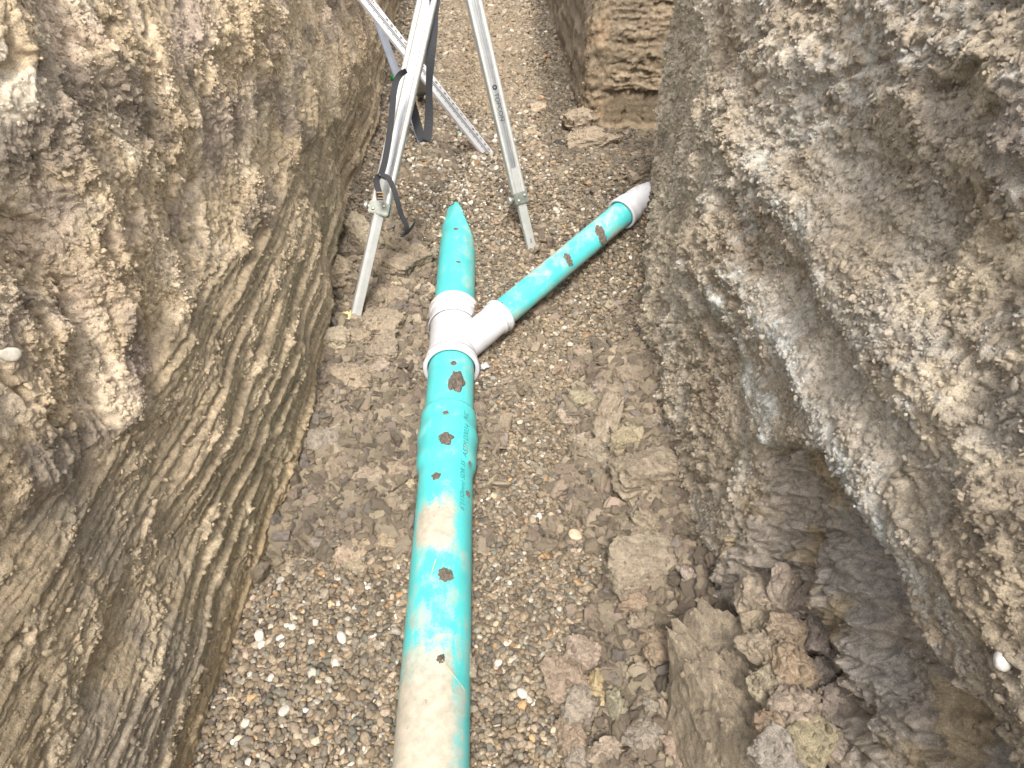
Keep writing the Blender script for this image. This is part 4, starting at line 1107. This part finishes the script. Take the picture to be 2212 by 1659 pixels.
LIST = [
 # px, py, dims, colour, rot, label, group, options
 (784, 512, (.20, .10, .10), PALE, (15, 20, -42), 'large pale yellowish clay slab between the left wall and the tripod leg', G_L, {}),
 (856, 528, (.17, .075, .06), BRN, (10, 12, -28), 'dark brown cracked oblong clay block just right of the lower tripod leg', G_L, {'layer': .06}),
 (838, 572, (.20, .11, .09), (.22, .175, .12), (0, 10, -15), 'crumbly lump under the cracked oblong block', G_L, {'rough': .12, 'fine': .07}),
 (905, 560, (.12, .10, .08), BRN, (0, 0, 20), 'rough brown lump between the cracked block and the teal pipe', G_L, {'rough': .12, 'fine': .08}),
 (746, 592, (.10, .16, .13), TAN, (5, -25, 10), 'broad tan clay slab standing against the left wall behind the tripod leg', G_L, {}),
 (748, 540, (.08, .07, .06), DRK, (0, 20, 40), 'small dark block wedged in the gap under the pale slab', G_L, {}),
 (838, 640, (.16, .11, .05), (.245, .19, .13), (0, 0, 10), 'flat smooth mud lump right of the tripod foot', G_L, {'soft': 5}),
 (818, 700, (.17, .15, .07), (.25, .20, .14), (0, 5, -20), 'big flat topped clay lump with white specks beside the tripod foot', G_L, {'rough': .1}),
 (720, 735, (.10, .10, .07), PALE, (0, 0, 0), 'pale rough clod under the yellow foot by the left wall', G_L, {'rough': .14, 'fine': .08}),
 (768, 730, (.09, .08, .06), TAN, (0, 0, 30), 'tan rough clod just below the yellow foot pedal', G_L, {'rough': .14, 'fine': .08}),
 (826, 760, (.11, .13, .07), (.22, .18, .13), (0, 0, 15), 'grey brown chunky lump left of the white junction', G_L, {'rough': .1}),
 (744, 815, (.14, .11, .05), (.29, .225, .15), (0, 0, 10), 'wide tan lump with an orange fleck at the foot of the left wall', G_L, {'rough': .1}),
 (815, 795, (.08, .06, .04), PINK, (0, 0, 50), 'pinkish lump between two grey brown lumps', G_L, {}),
 (745, 905, (.07, .045, .02), OLV, (15, 10, 40), 'flat olive chip at the left wall below the tan lump', G_L, {}),
 (785, 905, (.05, .035, .02), PINK, (5, 10, 20), 'flat pinkish chip right of the olive chip', G_L, {}),
 (700, 955, (.09, .07, .05), GRY, (0, 10, 10), 'grey lump tight against the left wall', G_L, {'rough': .1}),
 (730, 1010, (.07, .06, .04), BRN, (0, 0, 70), 'brown lump among chips beside the left wall', G_L, {'rough': .1}),
 (795, 1030, (.09, .06, .03), (.28, .22, .16), (0, 0, 20), 'flat tan lump with an orange pebble left of the puddle', G_L, {'rough': .08}),
 (862, 1010, (.10, .07, .03), (.27, .2, .14), (0, 0, 10), 'flat crumbly patch of clay close to the pipe', G_L, {'rough': .1}),
 (770, 1195, (.055, .05, .018), (.36, .27, .18), (8, 4, 10), 'flat tan angular stone, upper one of the pair on the gravel', G_L, {}),
 (740, 1205, (.05, .05, .018), (.36, .26, .19), (6, -8, 50), 'flat pinkish tan stone, left one of the pair on the gravel', G_L, {}),
 (768, 1222, (.055, .04, .018), (.32, .26, .16), (-10, 6, -30), 'flat olive tan stone below the pair on the gravel', G_L, {}),
 (822, 1172, (.085, .04, .03), (.34, .26, .16), (0, 0, -10), 'tan ragged lump on the gravel near the pipe', G_L, {'rough': .1}),
 (868, 1165, (.05, .05, .03), RED, (0, 0, 0), 'reddish brown lump touching the pipe', G_L, {'rough': .1}),
 (1310, 902, (.20, .085, .12), (.215, .175, .125), (18, -38, 62), 'large dark clay slab tipped on its edge near the right wall', G_R, {'fine': .05}),
 (1262, 862, (.10, .08, .06), OLV, (0, 10, 20), 'olive crumbly lump above the tipped dark slab', G_R, {'rough': .1}),
 (1350, 952, (.125, .065, .07), (.27, .235, .13), (8, 8, 38), 'squared clay block with a yellow green top', G_R, {}),
 (1395, 1015, (.20, .15, .12), (.235, .19, .135), (0, 12, 20), 'biggest rough clay boulder leaning on the right wall', G_R, {'rough': .1, 'fine': .06}),
 (1405, 918, (.04, .03, .10), (.26, .215, .175), (20, 15, 20), 'upright splinter of clay against the right wall', G_R, {}),
 (1228, 905, (.10, .05, .03), PINK, (10, 15, -55), 'long flat pinkish flake on the left edge of the rubble', G_R, {}),
 (1255, 955, (.06, .06, .04), (.40, .33, .28), (0, 0, 0), 'pale pink lump below the long pinkish flake', G_R, {}),
 (1285, 985, (.06, .13, .05), (.23, .20, .15), (0, 0, 15), 'smooth rounded grey brown lump left of the yellow topped block', G_R, {'soft': 4, 'rough': .04}),
 (1265, 765, (.085, .05, .045), (.25, .195, .145), (0, 10, -25), 'brown oblong lump near the top of the rubble', G_R, {}),
 (1210, 800, (.075, .025, .025), (.30, .20, .14), (0, 25, 48), 'thin reddish splinter lying on the gravel edge', G_R, {}),
 (1355, 812, (.09, .08, .06), (.215, .17, .12), (0, 0, 20), 'rough dark lump in the rubble by the right wall foot', G_R, {'rough': .12, 'fine': .07}),
 (1300, 840, (.075, .06, .05), (.24, .19, .165), (0, 15, 10), 'purplish lump above the olive crumbly lump', G_R, {'rough': .1}),
 (1395, 745, (.11, .05, .05), (.21, .185, .125), (0, 8, 40), 'grey olive slab at the top of the rubble against the wall', G_R, {'layer': .04}),
 (1370, 1078, (.055, .045, .035), (.44, .37, .30), (10, 0, -20), 'pale split stone below the biggest boulder', G_R, {'mat': 'stone'}),
 (1420, 1135, (.13, .07, .045), (.23, .19, .125), (-12, 18, -25), 'flat brown slab tilted beside the right wall below the boulder', G_R, {'layer': .04}),
 (1388, 1225, (.22, .19, .11), (.235, .195, .14), (8, 6, 10), 'broad earth covered hump with a reddish broken front', G_R, {'rough': .09, 'fine': .06}),
 (1395, 1300, (.16, .05, .05), (.27, .175, .115), (0, 5, 18), 'reddish brown broken edge under the broad hump', G_R, {}),
 (1492, 1258, (.10, .035, .06), (.285, .235, .215), (15, 25, -62), 'split purplish grey slab standing by the wall', G_R, {'layer': .05}),
 (1380, 1150, (.06, .05, .03), (.26, .25, .19), (0, 20, -60), 'pale green grey chip on top of the broad hump', G_R, {}),
 (1437, 1395, (.12, .08, .07), (.24, .165, .105), (5, 10, 12), 'reddish brown layered wedge in the rubble', G_R, {'layer': .07}),
 (1400, 1345, (.10, .07, .05), (.21, .17, .12), (0, 5, -15), 'dull brown slab above the reddish wedge', G_R, {'layer': .05}),
 (1258, 1412, (.085, .075, .06), (.31, .235, .19), (0, 0, 0), 'pinkish lump at the gravel edge, lower right of the pipe', G_R, {'rough': .1}),
 (1228, 1480, (.11, .15, .07), (.245, .17, .125), (0, -20, 15), 'long reddish brown lump below the pinkish lump', G_R, {'rough': .1, 'layer': .05}),
 (1288, 1488, (.05, .075, .06), YEL, (15, 25, -10), 'yellow faced clay chunk beside the grey cube', G_R, {}),
 (1250, 1530, (.10, .085, .08), (.24, .21, .18), (5, 5, 15), 'grey squared clay cube with cracked corners', G_R, {'rough': .07}),
 (1232, 1592, (.06, .08, .07), (.26, .18, .125), (-20, 10, 10), 'reddish slab leaning under the grey cube', G_R, {'layer': .06}),
 (1327, 1535, (.028, .075, .09), (.29, .28, .19), (-18, 20, 10), 'upright pale green splinter in the rubble', G_R, {}),
 (1402, 1530, (.035, .035, .05), (.25, .24, .19), (5, 0, 20), 'small grey green block standing in the rubble', G_R, {}),
 (1455, 1572, (.05, .12, .05), (.29, .225, .165), (0, 18, 12), 'long tan slab pointing down the slope', G_R, {}),
 (1400, 1588, (.10, .07, .06), (.215, .195, .17), (-15, 0, 0), 'grey vertically split block left of the long tan slab', G_R, {'layer': .06}),
 (1325, 1618, (.13, .05, .045), (.33, .26, .20), (0, 8, 16), 'light layered oblong rock near the bottom edge', G_R, {'layer': .08}),
 (1500, 1525, (.14, .045, .045), (.24, .19, .14), (0, 20, -48), 'rough log shaped clod against the standing slab', G_R, {'rough': .1, 'fine': .07}),
 (1480, 1625, (.08, .10, .05), (.30, .21, .165), (0, 10, 30), 'pinkish broken slab at the bottom of the rubble', G_R, {'layer': .05}),
 (1250, 1640, (.08, .06, .05), GRY, (0, 0, 30), 'grey broken piece at the bottom left of the rubble', G_R, {}),
 (1014, 1440, (.03, .075, .022), (.29, .235, .175), (0, -35, 12), 'flat brown sliver leaning on the right flank of the near pipe', G_R, {'lift': 3.0}),
 (1162, 236, (.085, .07, .05), (.36, .275, .18), (0, 0, 10), 'tan angular stone alone on the gravel lane right of the tripod', None, {}),
 (1148, 288, (.07, .06, .03), (.36, .28, .19), (0, 0, 40), 'flat tan stone on the gravel nearer than the lone angular stone', None, {}),
]
for i, (px, py, dm, rgb, rot, lab, grp, kw) in enumerate(LIST):
    kw = dict(kw)
    if kw.get('mat') == 'stone': kw['mat'] = M_STONE
    if grp == G_R: dm = tuple(.84 * q for q in dm)
    clod('clay_lump' if grp else 'stone', px, py, dm, rgb, 40 + i * 7, lab, 'clay lump' if grp else 'stone', rot, group=grp, **kw)
# clods at the foot of the squared block
for i, (px, py, dm, lab) in enumerate(((1245, 262, (.16, .14, .12), 'rough brown clod heaped at the left corner of the squared block'),
                                       (1262, 298, (.18, .12, .09), 'wide lumpy clod in front of the squared block corner'),
                                       (1310, 302, (.22, .10, .06), 'layered ledge of clay at the foot of the squared block'))):
    clod('clay_lump', px, py, dm, BRN, 900 + i, lab, 'clay lump', (0, 0, 10 * i), rough=.13, fine=.08, group='clods at the squared block', lift=.4)
# slab left standing in front of the hollow, and the flaky clods behind it
slab_p = at_t(1570, 1530, 1.36)
clod('clay_slab', 0, 0, (.11, .36, .40), (.225, .18, .125), 1201, 'tall streaked clay slab left standing in front of the hollow', 'clay slab', (-8, 14, 8), planes=8, rough=.12, fine=.05, soft=7, sub=5, grain=.07, pos=slab_p - Vector((0, 0, .10)))
FL = [(1640, 1300, 1.42, (.10, .09, .09)), (1690, 1280, 1.40, (.06, .08, .12)), (1755, 1290, 1.38, (.09, .08, .11)), (1700, 1370, 1.33, (.08, .07, .08)), (1760, 1380, 1.33, (.07, .06, .09)), (1655, 1400, 1.33, (.10, .08, .08)),
      (1715, 1450, 1.26, (.08, .08, .10)), (1660, 1490, 1.26, (.07, .07, .07)), (1770, 1470, 1.27, (.06, .05, .08)), (1725, 1530, 1.21, (.09, .09, .10)), (1800, 1540, 1.23, (.10, .08, .09)), (1670, 1580, 1.2, (.08, .07, .07)),
      (1740, 1600, 1.17, (.10, .09, .08)), (1800, 1620, 1.17, (.06, .06, .07)), (1690, 1640, 1.16, (.09, .08, .07)), (1850, 1590, 1.2, (.05, .05, .06)), (1860, 1640, 1.17, (.07, .06, .06)), (1640, 1360, 1.38, (.07, .07, .06))]
FLAB = ['crumbly grey tan clod at the top of the flaky heap', 'narrow cracked pink clod heading the flaky heap', 'upright pinkish clod with a green chip, right of the cracked clod', 'brown flake below the cracked pink clod', 'purplish flake on the right side of the flaky heap',
        'wide crumbly clod on the left side of the flaky heap', 'orange brown upright flake mid heap', 'greenish lump beside the standing slab', 'thin dark flake at the edge of the hollow', 'large pink brown clod in the lower heap',
        'grey purple block at the right of the lower heap', 'orange lump low beside the standing slab', 'olive layered lump near the bottom of the heap', 'pale angular bit right of the olive lump', 'bluish grey lump at the very bottom of the heap',
        'small grey chip inside the hollow foot', 'low grey lump at the right end of the heap', 'small tan clod at the upper left of the heap']
FCOL = [(.27, .22, .165), (.31, .25, .21), (.29, .235, .205), (.26, .19, .13), (.25, .205, .19), (.27, .22, .16), (.29, .20, .125), (.24, .21, .14), (.19, .165, .15), (.30, .235, .19), (.24, .20, .18), (.29, .19, .12), (.24, .215, .12), (.34, .29, .25), (.22, .21, .20), (.24, .22, .2), (.22, .19, .17), (.28, .225, .155)]
for i, ((px, py, t, dm), lab, rgb) in enumerate(zip(FL, FLAB, FCOL)):
    r_ = random.Random(i)
    clod('clay_lump', 0, 0, tuple(0.82 * x for x in dm), rgb, 1300 + i * 3, lab, 'clay lump', (r_.uniform(-25, 25), r_.uniform(-25, 25), r_.uniform(0, 180)), rough=.09, fine=.05, layer=.05, pos=at_t(px, py, t), group='flaky clods under the hollow')

wall_crumbs()
# pale pebbles that stand out from the gravel
WP = [(560, 1374, .040, 'large white pebble, left one of the row at the left wall'), (606, 1377, .030, 'white pebble in the middle of the row at the left wall'), (738, 1377, .042, 'large white oblong pebble midway between wall and pipe'),
      (614, 1535, .040, 'white egg shaped pebble low in the left gravel'), (566, 1394, .030, 'grey white pebble just under the row at the left wall'), (806, 1372, .026, 'white angular pebble near the muddy pipe'),
      (530, 1562, .028, 'white pebble beside the wall below the egg shaped one'), (657, 1534, .026, 'small white pebble right of the egg shaped one'), (537, 1650, .030, 'white pebble at the very bottom edge'), (680, 1345, .026, 'white pebble above the oblong one'),
      (1076, 1432, .030, 'bright white pebble right of the near pipe by the sliver'), (1128, 1497, .036, 'rough white stone in the gravel beside the pinkish lump'), (1157, 1118, .030, 'white pebble on the gravel strip right of the pipe'), (1243, 1155, .050, 'pale tan stone on the gravel edge by the broad hump')]
for i, (px, py, d, lab) in enumerate(WP):
    r_ = random.Random(i + 50)
    v, f = pebble_verts(3, 2000 + i)
    q = at_z(px, py, .02); z = float(floor_h(q.x, q.y)) + d * .28; q = at_z(px, py, z)
    o = link('pebble', mesh_np('pebble', v * d * .40, f, None, True, M_STONE)); o.location = q; o.rotation_euler = (r_.uniform(-.3, .3), r_.uniform(-.3, .3), r_.uniform(0, 3))
    o.color = (.47, .44, .39, 1) if i < 13 else (.46, .36, .25, 1)
    tag(o, lab, 'pebble', 'pale pebbles in the gravel')
bpy.context.view_layer.update()
WALLS = [o for o in COL.objects if o.name.startswith('trench_wall')]
def on_wall(px, py, off=0.0):
    o0, d = Vector((0, 0, CAM_Z)), ray(px, py).normalized(); best = None
    for w in WALLS:
        ok, p, nn, _ = w.ray_cast(o0, d)
        if ok and (best is None or (p - o0).length < (best - o0).length): best = p
    return (best if best is not None else o0 + d) - d * off
def wall_stone(px, py, d, rgb, lab):
    v, f = pebble_verts(3, int(px)); o = link('stone', mesh_np('stone', v * d * .5, f, None, True, M_STONE)); o.location = on_wall(px, py, d * .12); o.rotation_euler = (1.2, .4, .7); o.color = (*rgb, 1)
    tag(o, lab, 'stone')
wall_stone(22, 765, .032, (.46, .42, .35), 'round white stone stuck in the left wall at the picture edge')
wall_stone(2168, 1424, .036, (.47, .45, .41), 'white knobbly stone stuck in the right wall')

# mud cakes on the pipes
def mud_mesh(dm, seed, rad):
    nr, na = 10, 44; V = []
    for i in range(nr + 1):
        for j in range(na):
            a = 2 * math.pi * j / na; t = i / nr
            k = 1 + .30 * float(pn(math.cos(a) * 1.3 + seed * 3, math.sin(a) * 1.3)) + .20 * float(pn(math.cos(a) * 3.7 + seed, math.sin(a) * 3.7)) + .08 * float(pn(math.cos(a) * 9 + seed, math.sin(a) * 9))
            x, y = math.cos(a) * t * k * dm[0] / 2, math.sin(a) * t * k * dm[1] / 2
            h = dm[2] * .5 * (1 - t ** 5) * (.8 + .9 * float(pn(x / dm[0] * 5 + seed, y / dm[1] * 5)) + .5 * float(pn(x / dm[0] * 13 + seed, y / dm[1] * 13))) - .001
            x = max(-rad * .98, min(rad * .98, x))
            V.append((x, y, h + math.sqrt(rad * rad - x * x) - rad))
    return mesh_np('mud_cake', V, grid_faces(nr + 1, na, True), None, False, M_CLOD)
def mud(px, py, d, lab, r_axis=PIPE_R, seed=1, flat=.35, dims=None):
    p = at_z(px, py, PIPE_Z + r_axis * .93)
    x0 = float(pipe_x(p.y)); a = (p.x - x0) / r_axis; a = max(-.95, min(.95, a)); an = math.asin(a)
    c = Vector((x0 + (r_axis + .001) * math.sin(an), p.y, PIPE_Z + (r_axis + .001) * math.cos(an)))
    dm = dims or (d, d * 1.1, d * flat)
    o = link('mud_cake', mud_mesh(dm, 30 + seed, r_axis))
    o.location = c; o.rotation_euler = (0, an, 0); o.color = (.150, .126, .102, 1)
    tag(o, lab, 'mud', 'mud cakes on the pipe')
mud(986, 826, .05, 'largest mud cake, just below the white junction mouth', seed=1, dims=(.052, .115, .02))
mud(980, 787, .022, 'small mud spot between the largest cake and the junction', seed=2)
mud(963, 897, .024, 'mud spot on the bell rim', PIPE_R + .0100, 3)
mud(963, 950, .040, 'triangular mud cake on the bell', PIPE_R + .0115, 4, dims=(.045, .05, .016))
mud(942, 1030, .026, 'small dark mud crumb behind the bell', PIPE_R, 5)
mud(962, 1243, .038, 'flat brown mud cake on the dusty stretch of near pipe', PIPE_R, 6, .2)
mud(953, 1425, .020, 'dark pellet on the muddiest stretch of the near pipe', PIPE_R, 7, .5)
mud(1014, 985, .016, 'mud fleck on the right side of the bell beside the print', PIPE_R + .0105, 8)
mud(1010, 1050, .020, 'mud fleck over the printed lettering', PIPE_R, 9)
mud(990, 568, .018, 'mud fleck on the far pipe where gravel covers it', PIPE_R, 10)
mud(985, 497, .020, 'mud crumb near the buried end of the far pipe', PIPE_R, 11)
mud(1016, 645, .02, 'long mud smear at the far mouth of the junction', PIPE_R, 12, dims=(.018, .05, .012))
for i, (sd, an, d, lab) in enumerate(((.26, .3, .026, 'crumbs of mud on the branch pipe at its socket'), (.62, .75, .035, 'mud patch on the lower side of the branch pipe'), (.82, .9, .05, 'long mud smear near the upper end of the branch pipe'))):
    c = WYE_O + B_DIR * sd; a_, s_, u_ = frame(B_DIR, (0, 0, 1))
    o = link('mud_cake', mud_mesh((d, d * 1.6, d * .25), 80 + i, B_R))
    o.location = c + (s_ * math.sin(an) + u_ * math.cos(an)) * (B_R + .001); o.rotation_euler = (s_ * math.sin(an) + u_ * math.cos(an)).to_track_quat('Z', 'Y').to_euler(); o.color = (.155, .13, .105, 1)
    tag(o, lab, 'mud', 'mud cakes on the pipe')

# puddle beside the bell
def puddle(px, py, rx, ry, lab, seed, dz):
    c = at_z(px, py, 0.01); n = 40; V = [(c.x, c.y, 0)]; zz = float(floor_h(c.x, c.y)) + dz
    for i in range(n):
        a = 2 * math.pi * i / n; k = 1 + .35 * float(pn(math.cos(a) * 1.5 + seed, math.sin(a) * 1.5))
        V.append((c.x + rx * k * math.cos(a), c.y + ry * k * math.sin(a), 0))
    V = [(x, y, zz) for x, y, _ in V]
    F = [(0, 1 + i, 1 + (i + 1) % n) for i in range(n)]
    o = link('puddle', mesh_np('puddle', V, F, None, True, M_WATER)); tag(o, lab, kind='structure')
puddle(878, 985, .05, .06, 'small muddy puddle against the left flank of the pipe bell', 3, .016)

# straws and roots
def straw(a, b, lab, r=.0012):
    a, b = Vector(a), Vector(b); L = (b - a).length
    o = link('straw', lathe(a, b, [(0, r * .6), (L * .3, r), (L, r * .5)], 6, M_DRY, 'straw')); tag(o, lab, 'straw', 'dry straws in the walls')
def lw(px, py, off=.008): return on_wall(px, py, off)
straw(lw(92, 356), lw(140, 388), 'dry straw stuck across the left wall near the top left', .0013)
straw(lw(515, 105), lw(542, 120), 'short yellow straw high on the left wall', .0016)
straw(lw(165, 437), lw(184, 439), 'tiny straw below the long one on the left wall', .0012)
straw(lw(1845, 1497, .01), lw(1815, 1510, .01), 'pale twig on the flaky heap', .0012)
straw(at_t(942, 1208, 1.78), at_t(930, 1245, 1.76), 'short root lying on the dusty near pipe', .0014)
straw(at_t(955, 1425, 1.575), at_t(1005, 1492, 1.525), 'thin root across the muddiest stretch of near pipe', .0009)

# green tag and teal shaving on the gravel
def scrap(name, px, py, z, dims, mat, seed, lab, cat):
    o = link(name, mesh_np(name, *rock_verts(3, dims, seed, 7, .3, .15, 3), None, True, mat)); o.location = at_z(px, py, z); o.rotation_euler = (.3, .2, .8); tag(o, lab, cat)
scrap('plastic_tag', 852, 165, .20, (.05, .03, .05), M_TEXTILE_GREEN, 61, 'bright green plastic scrap at the foot of the left wall by the bar', 'scrap')
scrap('pipe_shaving', 998, 287, .165, (.06, .025, .012), M_FLAKE, 62, 'curl of teal pipe shaving on the gravel under the rod', 'scrap')
scrap('foam_scrap', 1046, 792, .02, (.035, .025, .02), M_ROD, 63, 'white foam scrap under the branch of the junction', 'scrap')
